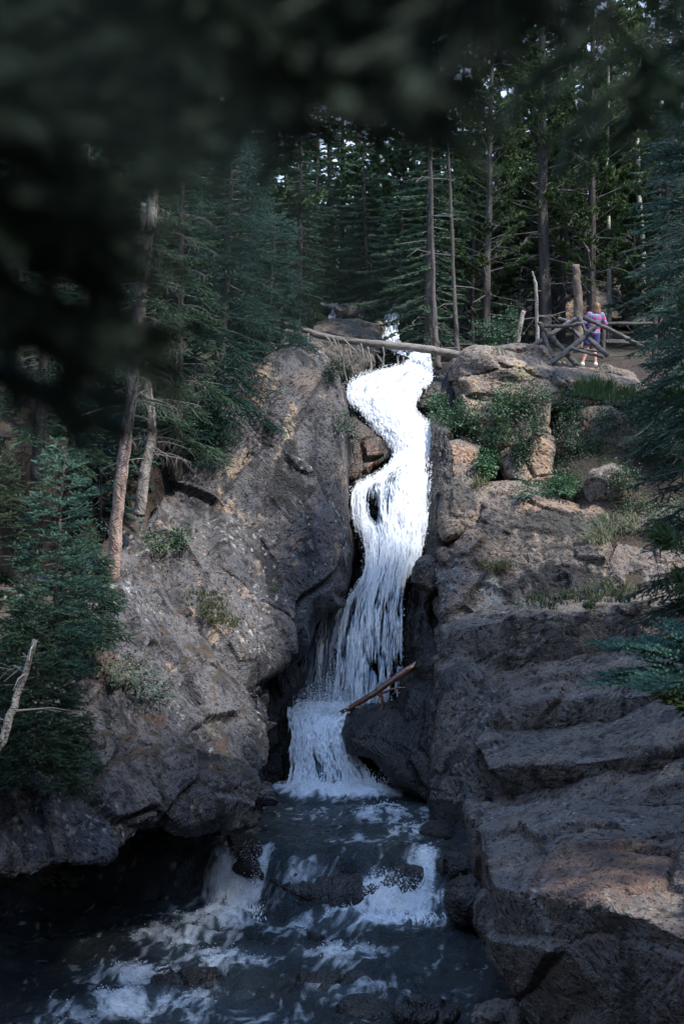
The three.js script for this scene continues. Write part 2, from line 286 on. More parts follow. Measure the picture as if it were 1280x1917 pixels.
function rock(name, label, category, prims, o = {}) {
  const k = o.k ?? 0.25, h = o.h ?? 0.05, s = o.seed ?? rocks.length * 3.7 + 1, box = [1e9, 1e9, 1e9, -1e9, -1e9, -1e9];
  for (const p of prims) for (let i = 0; i < 3; i++) { box[i] = Math.min(box[i], p.box[i]); box[i + 3] = Math.max(box[i + 3], p.box[i + 3]); }
  if (o.floor !== undefined) box[1] = Math.max(box[1], o.floor);
  const cut = o.cut || [];
  const f = (x, y, z) => { let d = prims[0](x, y, z); for (let i = 1; i < prims.length; i++) d = smin(d, prims[i](x, y, z), k); for (const c of cut) d = smax(d, -c(x, y, z), 0.15); return d; };
  const g = surface(f, box, h), pos = g.attributes.position.array, nor = g.attributes.normal.array, N = pos.length / 3, T = o.stone || GREY, col = new Float32Array(N * 3), cr = new Float32Array(N);
  const big = o.big ?? 0.28, bs = o.block ?? 1.3, ba = o.blockAmp ?? 0.16, fine = o.fine ?? 0.05, joint = o.joint ?? 0.09, bed = o.bed ?? 1.0, soft = o.soft ?? 0;
  const fresh = new Float32Array(N * 3);
  for (let i = 0; i < N; i++) {
    const x = pos[i * 3], y = pos[i * 3 + 1], z = pos[i * 3 + 2];
    const wx = x + 0.08 * noise(x * 1.1 + s, y * 1.1, z * 1.1), wy = y + 0.08 * noise(x * 1.1, y * 1.1 + s, z * 1.1 + 7), wz = z + 0.08 * noise(x * 1.1 + 3, y * 1.1, z * 1.1 + s);
    const [b1, e1] = blocks(wx / bs, wy * bed / bs, wz / bs, 5 + (s | 0), 0.11 / bs), [b2, e2] = blocks(wx * 3.1 / bs + 9, wy * bed * 3.1 / bs, wz * 3.1 / bs, 25 + (s | 0), 0.28 / bs);
    const mask = clamp(0.5 + 1.6 * fbm(x * 0.45 + s, y * 0.45 + 3, z * 0.45, 2), 0.1, 1);
    let d = big * fbm(x * 0.55 + s, y * 0.55, z * 0.55, 3) + 1.35 * ba * b1 + ba * 0.5 * b2 * mask + ba * 0.17 * blocks(wx * 8.3 / bs, wy * bed * 8.3 / bs, wz * 8.3 / bs, 45, 0.4)[0];
    d -= joint * (1 - sstep(0.0, 0.10 / bs, e1)) * clamp(0.35 + 1.5 * noise(x * 0.6, y * 0.6 + s, z * 0.6)) + joint * 0.35 * (1 - sstep(0, 0.22 / bs, e2)) * clamp(0.2 + 1.3 * noise(x * 0.9 + s, y * 0.9, z * 0.9));
    d += mask * fine * (ridged(x * 1.5 + s, y * 1.5 * bed, z * 1.5, 4) - 0.45) + fine * 0.55 * fbm(x * 4.5 + s, y * 4.5 * bed, z * 4.5, 4);
    if (o.flute) d += o.flute * fbm(x * 4.5 + s, y * 0.5, z * 4.5, 3);
    cr[i] = Math.min(e1, 0.5 * e2 + 0.03);
    fresh[i * 3] = x + nor[i * 3] * d; fresh[i * 3 + 1] = y + nor[i * 3 + 1] * d; fresh[i * 3 + 2] = z + nor[i * 3 + 2] * d;
  }
  pos.set(fresh); g.computeVertexNormals();
  const nn = g.attributes.normal.array;
  for (let i = 0; i < N; i++) {
    const x = pos[i * 3], y = pos[i * 3 + 1], z = pos[i * 3 + 2];
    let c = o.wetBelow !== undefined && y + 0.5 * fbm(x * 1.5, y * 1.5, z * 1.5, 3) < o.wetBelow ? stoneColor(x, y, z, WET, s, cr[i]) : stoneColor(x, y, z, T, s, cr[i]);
    if (o.wetNear) { const q = o.wetNear(x, y, z) + 0.5 * fbm(x * 1.3, y * 0.5, z * 1.3, 4); c = mixc(c, stoneColor(x, y, z, WET, s, cr[i]), sstep(-0.08, 0.08, q)); }
    if (o.spots) c = withSpots(c, x, y, z, o.spots, s);
    if (o.litter) { const q = nn[i * 3 + 1] + 0.5 * fbm(x * 2, y * 2, z * 2, 4); if (q > o.litter) c = mixc(c, mixc([0.105, 0.058, 0.038], [0.055, 0.045, 0.022], clamp(0.5 + 2 * fbm(x * 3, y, z * 3, 3))), sstep(o.litter, o.litter + 0.12, q) * 0.9); }
    if (o.paint) c = o.paint(x, y, z, c, nn[i * 3 + 1]);
    col.set(c, i * 3);
  }
  g.setAttribute('color', new THREE.BufferAttribute(col, 3)); boxUV(g, 1.7); if (!o.smooth) g.deleteAttribute('normal');
  const m = mesh(name, g, o.wet ? wetMat : rockMat); tag(m, label, category, o.group, o.kind); m.userData.f = undefined; delete m.userData.f;
  rocks.push({ g, box });
  return m;
}
// depth of the first stone met looking along a photo pixel
function stoneDepth(px, py, d, r = 0.14) {
  const a = P(px, py, 1), ex = a.x, ey = a.y - EYE; let best = 1e9;
  for (const { g, box } of rocks) {
    if (-box[2] < d - 3 || -box[5] > d + 3) continue; const p = g.attributes.position.array;
    for (let i = 0; i < p.length; i += 3) { const q = -p[i + 2]; if (q >= best || q < d - 2.5 || q > d + 2.5) continue; const dx = p[i] - ex * q, dy = p[i + 1] - EYE - ey * q; if (dx * dx + dy * dy < r * r) best = q; }
  }
  return best > 1e8 ? d : best;
}
// height of the stone or ground under a place
function topAt(x, z, y0 = 99, r = 0.12) {
  let best = -99;
  for (const { g, box } of rocks) {
    if (x < box[0] - 0.5 || x > box[3] + 0.5 || z < box[2] - 0.5 || z > box[5] + 0.5) continue;
    const p = g.attributes.position.array;
    for (let i = 0; i < p.length; i += 3) { const dx = p[i] - x, dz = p[i + 2] - z; if (dx * dx + dz * dz < r * r && p[i + 1] > best && p[i + 1] < y0) best = p[i + 1]; }
  }
  return Math.max(best, ground(x, z));
}

// ------------------------------------------------------------------ the ground: wooded slopes with the stream's gorge cut through them
const streamX = d => d < 28 ? lerp(-1.2, 0.2, clamp((d - 14) / 14)) : d < 37 ? lerp(0.2, 2.0, (d - 28) / 9) : lerp(2.0, 0.9, clamp((d - 37) / 8)) - 0.05 * Math.max(0, d - 45);
function ground(x, z) {
  const d = -z;
  let back = 9.15 + 0.17 * Math.max(0, d - 38) + 0.06 * Math.max(0, -x) + 0.9 * fbm(x * 0.08, 0.5, z * 0.08, 3);
  let left = 8.9 - 0.36 * Math.max(0, 36 - d) + 0.42 * Math.max(0, -x - 4.5), right = 7.9 - 0.60 * Math.max(0, 36 - d) + 0.8 * Math.max(0, x - 2.2 - 0.165 * d);
  const side = x < streamX(d) ? left : right;
  let y = lerp(side, back, sstep(35, 39, d));
  const w = d < 37 ? 3.4 - 1.3 * sstep(27, 36, d) : 1.1, off = Math.abs(x - streamX(d)) * (x < streamX(d) ? lerp(0.42, 1, sstep(26.5, 29.5, d)) : 1);
  const bed = d < 37 ? -1.8 + 3.0 * sstep(29.5, 31.5, d) + 7.2 * sstep(32.5, 36.6, d) : 8.7 + 0.15 * Math.max(0, d - 38);
  y = lerp(Math.min(y, bed), y, Math.max(sstep(w, w + (d < 37 ? 2.2 : 1.4), off), sstep(46, 54, d)));
  // the bank the camera stands on
  const near = 6.1 - 0.62 * Math.max(0, d - 2.4) + 0.1 * fbm(x, 0, z, 3);
  if (d < 17) y = d < 6 ? near : lerp(Math.max(near, -1.8), y, sstep(11, 17, d));
  return y + 0.12 * fbm(x * 0.5, 2, z * 0.5, 3) + 0.05 * fbm(x * 2.1, 7, z * 2.1, 3);
}
{ // one sheet with cells that grow with distance, reaching well past the last trees
  const xs = [], ds = [];
  for (let i = -90; i <= 90; i++) { const t = i / 90; xs.push(Math.sign(t) * (9 * Math.abs(t) + 170 * Math.pow(Math.abs(t), 3.4))); }
  for (let j = 0; j <= 210; j++) { const t = j / 210; ds.push(-30 + 105 * t + 230 * Math.pow(t, 5)); }
  const pos = [], col = [], uv = [], idx = [], n = xs.length;
  for (const d of ds) for (const x of xs) {
    const z = -d, y = ground(x, z); pos.push(x, y, z); uv.push(x / 1.7, z / 1.7);
    const q = fbm(x * 0.6, 3, z * 0.6, 4), r = fbm(x * 3, 9, z * 3, 3);
    let c = mixc([0.060, 0.042, 0.030], [0.10, 0.072, 0.05], clamp(0.5 + 1.6 * r)); c = mixc(c, [0.035, 0.05, 0.018], sstep(0.08, 0.2, q + r * 0.5) * 0.8);
    col.push(...c);
  }
  for (let j = 0; j < ds.length - 1; j++) for (let i = 0; i < n - 1; i++) { const a = j * n + i, b = a + 1, c = a + n, d = c + 1; idx.push(a, b, c, b, d, c); }
  const m = mesh('ground', geom(pos, idx, col, uv), soilMat);
  tag(m, 'brown forest floor of needles and moss under the trees', 'ground', null, 'structure');
}

// ------------------------------------------------------------------ rock walls and boulders
const TAN = [0.42, 0.31, 0.22], PINK = [0.46, 0.29, 0.20], PALE = [0.50, 0.42, 0.30], MOSS = [0.045, 0.062, 0.018], BLACK = [0.022, 0.021, 0.021], LITTER = [0.12, 0.065, 0.042];
const fallX = y => lerp(0.55, 1.75, clamp((y - 1.4) / 7.6));
rock('cliff', 'tall rounded grey cliff streaked with tan and black, beside the waterfall under the spruce', 'cliff', [
  slab([[548, 650, 33.8], [590, 662, 33.5], [622, 700, 33.3], [640, 760, 33], [648, 850, 32.7], [652, 960, 32.5], [660, 1040, 32.2], [655, 1092, 32], [646, 1130, 31.8], [610, 1146, 31.4], [570, 1180, 31], [552, 1225, 30.6], [500, 1240, 30.3], [440, 1190, 30.4], [400, 1090, 30.8], [330, 960, 31.1], [290, 900, 31.3], [320, 820, 31.8], [400, 750, 32.2], [450, 690, 32.8], [500, 665, 33.4]], { t: 5, bulge: 0.55, bw: 0.9, k: 0.6, rise: 0.12 }),
  slab([[390, 950, 30.6], [470, 1050, 30.3], [545, 1150, 30.4], [558, 1215, 30.2], [520, 1262, 29.7], [484, 1292, 29.2], [458, 1340, 28.9], [432, 1374, 28.6], [390, 1340, 28], [330, 1290, 27.6], [280, 1180, 28], [240, 1060, 28.6], [290, 950, 29.6]], { t: 5, bulge: 0.45, bw: 0.7, k: 0.5, rise: 0.2 }),
  slab([[440, 700, 33], [548, 660, 33.6], [600, 760, 32.5], [580, 930, 32], [480, 960, 31.6], [420, 860, 31.8]], { t: 2, bulge: 0.5, k: 0.7 }),
], { h: 0.048, seed: 4, big: 0.25, block: 2.1, blockAmp: 0.22, fine: 0.045, joint: 0.11, bed: 0.7, k: 0.35, stone: GREY,
  wetNear: (x, y, z) => sstep(3.2, 2.0, y) * 0.6 - 0.35 + sstep(-0.45, 0.15, x - 0.25) * 0.55,
  spots: [[540, 800, 0.24, PALE, 0.6, 1.6], [520, 860, 0.2, TAN, 0.7, 1.6], [548, 760, 0.22, TAN, 0.7, 1.4], [505, 880, 0.16, TAN, 0.5, 2], [535, 900, 0.16, TAN], [605, 775, 0.28, [0.34, 0.25, 0.17]], [628, 845, 0.12, PINK], [438, 918, 0.2, TAN], [556, 956, 0.12, PALE], [536, 954, 0.1, PALE], [488, 968, 0.12, TAN, 0.6, 1.5], [552, 1005, 0.26, [0.27, 0.19, 0.14], 0.7, 1.5], [612, 690, 0.14, PALE], [465, 730, 0.5, [0.21, 0.155, 0.125]], [585, 700, 0.6, [0.235, 0.185, 0.15]],
    [520, 935, 0.42, BLACK, 1.5, 0.5], [500, 820, 0.3, BLACK, 0.5, 1.8], [545, 850, 0.28, BLACK, 0.7, 1.4], [570, 915, 0.3, BLACK, 1.1, 0.6],
    [385, 1120, 0.35, MOSS, 1.3, 0.6], [410, 1160, 0.4, MOSS, 0.9, 0.8], [520, 1060, 0.1, MOSS], [516, 1098, 0.1, MOSS], [270, 1225, 0.4, [0.32, 0.255, 0.175], 1, 1.2], [246, 1105, 0.28, TAN, 1.4, 0.6], [262, 1050, 0.22, TAN], [300, 1130, 0.3, [0.2, 0.15, 0.12]]].map(a => spot(a[0], a[1], 31.2 - (a[1] > 1000 ? 2.2 * (1 - (a[0] - 240) / 400) : -0.8), a[2], a[3], a[4], a[5])) });

rock('overhanging_rock', 'big dark lichen-flecked rock jutting over the black hollow beside the stream', 'rock', [
  slab([[190, 1120, 26.2], [300, 1236, 26.2], [400, 1338, 25.8], [446, 1404, 25.4], [476, 1486, 25], [480, 1522, 24.8], [444, 1530, 24.5], [400, 1506, 24.3], [345, 1528, 23.8], [262, 1536, 23], [240, 1596, 22], [190, 1640, 21], [110, 1662, 20], [0, 1702, 18.8], [-160, 1730, 17.4], [-160, 1380, 17.8], [0, 1400, 19.6], [60, 1290, 21.6], [110, 1170, 24]], { t: 3.6, bulge: 0.5, bw: 0.8, k: 0.5, rise: 0.3 }),
  slab([[-160, 1300, 22], [60, 1240, 24], [200, 1080, 27], [300, 1100, 28], [360, 1280, 27.4], [200, 1500, 25], [-160, 1560, 21]], { t: 4, bulge: 0.3, k: 0.6, rise: 0.35 }),
  blob(435, 1480, 24.9, 0.55, 0.62, 0.7, 0.4), blob(330, 1470, 24.2, 1.0, 0.6, 0.8),
], { h: 0.051, seed: 9, big: 0.3, block: 1.4, blockAmp: 0.2, fine: 0.06, joint: 0.11, bed: 1.2, k: 0.4, stone: { ...GREY, a: [0.118, 0.115, 0.126], b: [0.175, 0.163, 0.164], tanAmt: 0.05, speckAmt: 0.48, darkAmt: 0.52 }, litter: 0.74,
  spots: [[395, 1415, 0.16, PALE, 0.6, 1.6], [220, 1390, 0.3, [0.2, 0.16, 0.13]], [330, 1350, 0.3, LITTER, 1.5, 0.6], [180, 1260, 0.5, LITTER, 1.2, 0.7], [255, 1260, 0.5, [0.085, 0.1, 0.06], 1, 0.7], [320, 1300, 0.4, LITTER, 1, 0.6]].map(a => spot(a[0], a[1], 24, a[2], a[3], a[4], a[5])) });
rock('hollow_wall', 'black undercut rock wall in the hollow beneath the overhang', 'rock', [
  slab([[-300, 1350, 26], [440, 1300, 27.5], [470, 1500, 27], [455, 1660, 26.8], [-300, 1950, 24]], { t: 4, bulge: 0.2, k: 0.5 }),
], { h: 0.12, stone: WET, wet: true, big: 0.5, blockAmp: 0.25 });  // near-black palette here paints in the shade under the overhang
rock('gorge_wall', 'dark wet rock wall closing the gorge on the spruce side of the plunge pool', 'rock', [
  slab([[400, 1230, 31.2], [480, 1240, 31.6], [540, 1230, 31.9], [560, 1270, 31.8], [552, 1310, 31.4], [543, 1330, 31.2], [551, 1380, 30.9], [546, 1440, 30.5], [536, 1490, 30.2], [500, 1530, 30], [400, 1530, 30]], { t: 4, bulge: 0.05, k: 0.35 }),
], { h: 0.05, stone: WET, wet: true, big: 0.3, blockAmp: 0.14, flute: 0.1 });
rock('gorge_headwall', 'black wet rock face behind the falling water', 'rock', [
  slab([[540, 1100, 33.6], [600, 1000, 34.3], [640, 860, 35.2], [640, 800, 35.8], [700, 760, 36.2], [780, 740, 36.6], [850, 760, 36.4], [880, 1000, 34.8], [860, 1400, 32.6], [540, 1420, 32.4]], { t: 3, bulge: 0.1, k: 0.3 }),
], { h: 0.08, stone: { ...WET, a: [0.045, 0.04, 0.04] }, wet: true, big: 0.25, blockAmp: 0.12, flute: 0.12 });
rock('wet_boulder', 'wet brown boulder wedged where the upper chute turns', 'boulder', [
  slab([[640, 780, 34.5], [665, 775, 34.6], [700, 800, 34.7], [735, 845, 34.6], [738, 862, 34.5], [700, 880, 34.2], [672, 912, 34], [640, 900, 33.8]], { t: 1.6, bulge: 0.3, bw: 0.5, k: 0.35 }),
], { h: 0.04, stone: { ...WET, a: [0.085, 0.055, 0.04], b: [0.13, 0.075, 0.05], tan: [0.2, 0.1, 0.06], tanAmt: 0.25, darkAmt: 0.4 }, wet: true, big: 0.15, blockAmp: 0.06, fine: 0.03 });
rock('fall_rock', 'wet grey rock showing through the middle of the waterfall', 'rock', [blob(705, 930, 34.15, 0.5, 0.6, 0.42, 0.4)], { h: 0.035, stone: { ...WET, a: [0.07, 0.064, 0.062], b: [0.1, 0.088, 0.08] }, wet: true, big: 0.1, block: 0.6, blockAmp: 0.07 });
rock('chute_rock', 'black shaded rock splitting the water at the right of the upper chute', 'rock', [
  slab([[772, 712, 36.4], [800, 694, 36.6], [850, 680, 36.8], [870, 760, 36], [850, 800, 35.5], [812, 790, 35.2], [800, 772, 35.4], [776, 772, 35.6], [768, 752, 36]], { t: 2.4, bulge: 0.3, k: 0.3 }),
], { h: 0.045, stone: WET, wet: true, big: 0.15, blockAmp: 0.08 });
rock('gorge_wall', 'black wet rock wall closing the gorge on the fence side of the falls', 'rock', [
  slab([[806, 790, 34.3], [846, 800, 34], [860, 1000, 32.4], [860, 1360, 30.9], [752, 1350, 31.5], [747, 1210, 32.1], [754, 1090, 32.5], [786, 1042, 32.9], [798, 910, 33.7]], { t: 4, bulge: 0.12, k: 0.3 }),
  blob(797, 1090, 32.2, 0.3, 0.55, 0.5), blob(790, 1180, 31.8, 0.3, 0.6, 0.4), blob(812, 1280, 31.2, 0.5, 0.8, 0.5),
], { h: 0.045, stone: { ...WET, speckAmt: 0.3 }, wet: true, big: 0.2, blockAmp: 0.12, flute: 0.1, spots: [spot(797, 1095, 31.8, 0.25, [0.17, 0.115, 0.08], 0.7, 1.4)] });  // the paler brown patch paints light caught by the bump
rock('stream_boulder', 'big round black boulder below the plunge pool, under the drift log', 'boulder', [
  slab([[640, 1384, 29.9], [656, 1350, 30], [700, 1338, 30.1], [746, 1334, 30.3], [764, 1290, 30.4], [830, 1262, 30.4], [850, 1530, 28.2], [790, 1504, 28.4], [728, 1474, 28.9], [694, 1432, 29.3], [655, 1416, 29.6]], { t: 2.2, bulge: 0.55, bw: 0.5, k: 0.4 }),
], { h: 0.04, stone: WET, wet: true, big: 0.15, blockAmp: 0.08, fine: 0.035 });

rock('boulder', 'broad sunlit tan boulder with a layered top below the log fence', 'boulder', [
  slab([[850, 694, 35.6], [866, 670, 36], [905, 657, 36.4], [960, 660, 36.6], [1040, 676, 36.6], [1110, 686, 36.6], [1200, 708, 36.5], [1240, 770, 35.8], [1000, 764, 35.2], [900, 756, 35], [858, 742, 35.2]], { t: 5.5, bulge: 0.25, k: 0.5, rise: 0.012 }),
  blob(975, 668, 37.2, 0.75, 0.34, 0.7), blob(930, 690, 36.1, 0.9, 0.4, 0.7, -0.2),
], { h: 0.047, seed: 12, stone: WARM, big: 0.2, block: 1.5, blockAmp: 0.1, fine: 0.05, joint: 0.07, bed: 2.6, spots: [spot(965, 700, 35.9, 0.35, [0.36, 0.33, 0.2], 2, 0.35), spot(1050, 700, 35.9, 0.4, [0.16, 0.14, 0.12], 1.6, 0.5)] });
rock('block_cliff', 'stack of square-jointed tan blocks hung with shrubs below the broad boulder', 'cliff', [
  slab([[820, 832, 33.9], [862, 820, 33.9], [906, 834, 34], [908, 896, 33.6], [880, 916, 33.4], [828, 904, 33.5]], { t: 3, bulge: 0.15, k: 0.22 }),
  slab([[866, 740, 35.1], [905, 752, 35], [1036, 752, 35], [1040, 908, 34.1], [964, 912, 34], [940, 866, 34.3], [905, 830, 34.7], [866, 800, 35]], { t: 3, bulge: 0.1, k: 0.2 }),
  slab([[1036, 760, 35.6], [1260, 780, 35.3], [1280, 950, 34.3], [1040, 930, 34.7]], { t: 3, bulge: 0.1, k: 0.2 }),
  slab([[822, 895, 33.2], [900, 900, 33.3], [960, 905, 33.6], [1100, 920, 33.8], [1100, 985, 33], [900, 990, 32.6], [830, 1010, 32.4], [824, 960, 32.8]], { t: 2.5, bulge: 0.15, k: 0.25 }),
], { h: 0.048, seed: 15, stone: { ...WARM, a: [0.30, 0.225, 0.178], darkAmt: 0.36 }, big: 0.16, block: 0.9, blockAmp: 0.14, fine: 0.045, joint: 0.1, k: 0.1,
  spots: [spot(868, 850, 33.5, 0.42, PINK, 1.2, 0.7), spot(1010, 850, 34, 0.5, [0.44, 0.31, 0.22], 0.9, 1.6), spot(1065, 830, 35, 0.6, BLACK, 0.8, 2), spot(850, 930, 32.9, 0.5, [0.09, 0.08, 0.072], 1.2, 0.8)] });  // warm patches paint sun on two faces, dark ones the shaded crack and foot
rock('boulder', 'small sunlit pinkish boulder among green plants on the ledge', 'boulder', [blob(1132, 912, 33.2, 0.52, 0.42, 0.5, 0.3)], { h: 0.035, stone: WARM, big: 0.15, block: 0.7, blockAmp: 0.12 });
rock('ledge', 'sunlit ledge of rounded granite just below the plants, topped with reddish needles', 'rock', [
  slab([[905, 946, 32.6], [940, 926, 32.8], [1000, 930, 32.8], [1060, 946, 32.6], [1130, 952, 32.4], [1300, 950, 32], [1300, 1040, 31.4], [1060, 1020, 32], [1010, 1000, 32.1], [960, 990, 32.1], [908, 984, 32.2]], { t: 3, bulge: 0.2, k: 0.3, rise: 0.1 }),
  slab([[826, 1046, 31.9], [868, 1004, 32.1], [930, 968, 32.3], [1010, 992, 32], [1140, 1012, 31.6], [1150, 1070, 31.2], [1010, 1080, 31.4], [950, 1110, 31.4], [850, 1116, 31.3]], { t: 3, bulge: 0.22, k: 0.3, rise: 0.1 }),
], { h: 0.04, seed: 20, stone: { ...WARM, a: [0.24, 0.185, 0.15], b: [0.19, 0.16, 0.135], darkAmt: 0.5, dark: [0.05, 0.045, 0.04] }, big: 0.2, block: 1.0, blockAmp: 0.15, fine: 0.06, joint: 0.1, bed: 1.5,
  spots: [spot(1060, 950, 32.4, 0.5, [0.36, 0.25, 0.17], 2.4, 0.4), spot(890, 1010, 32, 0.45, [0.36, 0.28, 0.22], 1.6, 0.6), spot(900, 1050, 31.6, 0.3, TAN, 1.6, 0.4), spot(1040, 980, 31.8, 0.7, [0.06, 0.055, 0.05], 2, 0.5), spot(1090, 1040, 31.2, 0.6, [0.055, 0.05, 0.045], 2, 0.6)] });  // pale strips paint lit tops, dark ones the shade beneath; reddish is needles
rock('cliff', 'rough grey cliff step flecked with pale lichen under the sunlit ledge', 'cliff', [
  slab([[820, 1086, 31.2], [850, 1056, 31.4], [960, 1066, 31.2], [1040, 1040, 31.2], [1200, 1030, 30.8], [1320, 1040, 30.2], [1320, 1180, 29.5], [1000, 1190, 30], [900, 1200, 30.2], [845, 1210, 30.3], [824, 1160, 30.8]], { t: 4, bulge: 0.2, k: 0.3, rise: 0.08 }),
], { h: 0.046, seed: 24, stone: { ...SLATE, speckAmt: 0.6 }, big: 0.25, block: 1.0, blockAmp: 0.18, fine: 0.07, spots: [spot(920, 1100, 30.8, 0.35, [0.36, 0.35, 0.31], 0.7, 1.2), spot(905, 1150, 30.5, 0.3, [0.33, 0.31, 0.27]), spot(1060, 1090, 30.6, 0.6, BLACK, 1.8, 0.8)] });  // pale spots are lichen; the black one paints the shade of the recess
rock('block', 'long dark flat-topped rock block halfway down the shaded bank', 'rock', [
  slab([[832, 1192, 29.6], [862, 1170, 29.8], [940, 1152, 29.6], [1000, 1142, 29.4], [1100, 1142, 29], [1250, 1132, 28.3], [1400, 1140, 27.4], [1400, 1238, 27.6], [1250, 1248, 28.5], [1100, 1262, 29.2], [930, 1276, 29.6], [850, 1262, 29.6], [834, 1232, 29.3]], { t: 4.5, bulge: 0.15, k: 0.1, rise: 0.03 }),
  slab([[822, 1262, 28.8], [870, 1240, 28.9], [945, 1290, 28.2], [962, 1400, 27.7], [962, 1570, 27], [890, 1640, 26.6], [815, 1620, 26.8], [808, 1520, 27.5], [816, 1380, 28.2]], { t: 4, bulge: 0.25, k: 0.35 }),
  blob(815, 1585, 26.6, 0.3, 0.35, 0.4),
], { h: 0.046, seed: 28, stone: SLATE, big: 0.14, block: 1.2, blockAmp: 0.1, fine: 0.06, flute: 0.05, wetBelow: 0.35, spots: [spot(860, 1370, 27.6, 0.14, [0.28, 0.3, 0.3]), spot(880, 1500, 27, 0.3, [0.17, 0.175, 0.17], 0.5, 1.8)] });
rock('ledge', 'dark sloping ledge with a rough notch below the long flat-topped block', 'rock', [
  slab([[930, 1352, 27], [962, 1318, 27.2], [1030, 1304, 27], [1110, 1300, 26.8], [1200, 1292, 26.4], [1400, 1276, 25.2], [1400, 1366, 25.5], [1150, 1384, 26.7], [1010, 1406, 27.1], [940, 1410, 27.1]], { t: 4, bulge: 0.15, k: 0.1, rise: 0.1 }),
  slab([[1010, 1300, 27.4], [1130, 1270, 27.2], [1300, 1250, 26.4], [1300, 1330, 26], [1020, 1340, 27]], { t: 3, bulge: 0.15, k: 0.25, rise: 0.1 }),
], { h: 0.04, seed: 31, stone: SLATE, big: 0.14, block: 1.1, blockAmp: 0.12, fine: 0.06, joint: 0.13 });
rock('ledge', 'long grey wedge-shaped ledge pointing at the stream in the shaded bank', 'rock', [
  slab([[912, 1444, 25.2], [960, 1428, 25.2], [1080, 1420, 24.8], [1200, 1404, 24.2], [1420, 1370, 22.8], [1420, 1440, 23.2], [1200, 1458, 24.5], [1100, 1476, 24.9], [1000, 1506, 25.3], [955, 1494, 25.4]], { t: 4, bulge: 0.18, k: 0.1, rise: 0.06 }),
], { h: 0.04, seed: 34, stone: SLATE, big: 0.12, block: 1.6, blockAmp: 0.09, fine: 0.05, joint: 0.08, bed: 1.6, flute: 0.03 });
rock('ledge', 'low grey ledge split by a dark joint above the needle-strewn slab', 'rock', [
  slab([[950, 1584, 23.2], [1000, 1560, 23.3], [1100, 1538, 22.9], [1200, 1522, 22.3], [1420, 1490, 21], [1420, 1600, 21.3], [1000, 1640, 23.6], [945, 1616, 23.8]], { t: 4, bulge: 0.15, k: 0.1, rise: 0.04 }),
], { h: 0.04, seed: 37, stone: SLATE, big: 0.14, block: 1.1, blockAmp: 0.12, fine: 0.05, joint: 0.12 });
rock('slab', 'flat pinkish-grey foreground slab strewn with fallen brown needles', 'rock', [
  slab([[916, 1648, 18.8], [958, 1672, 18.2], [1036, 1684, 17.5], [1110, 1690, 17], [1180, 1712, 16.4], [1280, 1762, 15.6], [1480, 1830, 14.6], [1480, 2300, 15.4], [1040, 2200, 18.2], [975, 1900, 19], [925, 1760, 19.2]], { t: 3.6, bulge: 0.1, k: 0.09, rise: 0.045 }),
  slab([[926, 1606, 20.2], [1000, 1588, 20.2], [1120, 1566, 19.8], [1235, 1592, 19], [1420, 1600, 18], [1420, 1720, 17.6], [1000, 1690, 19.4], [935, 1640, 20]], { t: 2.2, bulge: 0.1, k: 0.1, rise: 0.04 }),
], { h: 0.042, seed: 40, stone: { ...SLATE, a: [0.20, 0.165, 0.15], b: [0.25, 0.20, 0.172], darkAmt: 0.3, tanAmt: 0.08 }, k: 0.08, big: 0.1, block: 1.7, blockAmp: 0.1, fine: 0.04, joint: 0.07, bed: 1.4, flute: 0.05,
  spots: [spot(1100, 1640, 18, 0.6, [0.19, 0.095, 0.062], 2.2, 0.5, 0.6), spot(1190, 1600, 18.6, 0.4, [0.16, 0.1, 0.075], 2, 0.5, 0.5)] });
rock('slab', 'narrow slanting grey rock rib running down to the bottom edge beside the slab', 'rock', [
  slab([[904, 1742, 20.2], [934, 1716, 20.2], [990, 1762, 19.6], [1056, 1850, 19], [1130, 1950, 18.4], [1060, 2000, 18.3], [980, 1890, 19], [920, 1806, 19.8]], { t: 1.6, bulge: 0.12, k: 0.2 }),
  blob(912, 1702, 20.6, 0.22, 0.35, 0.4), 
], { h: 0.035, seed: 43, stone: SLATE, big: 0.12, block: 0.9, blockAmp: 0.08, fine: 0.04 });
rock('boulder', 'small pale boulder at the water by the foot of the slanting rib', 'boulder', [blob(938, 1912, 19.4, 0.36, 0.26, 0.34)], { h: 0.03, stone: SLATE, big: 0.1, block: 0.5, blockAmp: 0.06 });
for (const [lab, px, py, d, rx, ry, rz] of [['low wet rock awash in the middle of the rapids', 610, 1842, 22, 0.7, 0.17, 0.5], ['small wet rock awash below the sill', 560, 1768, 23.6, 0.45, 0.14, 0.35], ['wet rock awash under the left-hand rapids', 345, 1836, 22, 0.6, 0.15, 0.45], ['wet rock awash near the bottom edge centre', 690, 1892, 21, 0.5, 0.14, 0.4]]) rock('boulder', lab, 'boulder', [blob(px, py, d, rx, ry, rz)], { h: 0.035, stone: WET, wet: true, big: 0.12, block: 0.6, blockAmp: 0.06 });
rock('boulder', 'half-drowned flat rock in the rapids near the bottom edge', 'boulder', [blob(800, 1896, 20.2, 0.5, 0.16, 0.4)], { h: 0.03, stone: WET, wet: true, big: 0.1, block: 0.5, blockAmp: 0.06 });
rock('boulder', 'low black boulder at the pool lip against the shaded bank', 'boulder', [blob(850, 1632, 25.6, 0.5, 0.4, 0.5), blob(812, 1600, 26.3, 0.3, 0.3, 0.4)], { h: 0.035, stone: WET, wet: true, big: 0.12, block: 0.6, blockAmp: 0.1 });
rock('boulder', 'dark wet boulder beside the right-hand splash of the rapids', 'boulder', [blob(880, 1690, 24, 0.42, 0.35, 0.5)], { h: 0.035, stone: WET, wet: true, big: 0.12, block: 0.6, blockAmp: 0.1 });
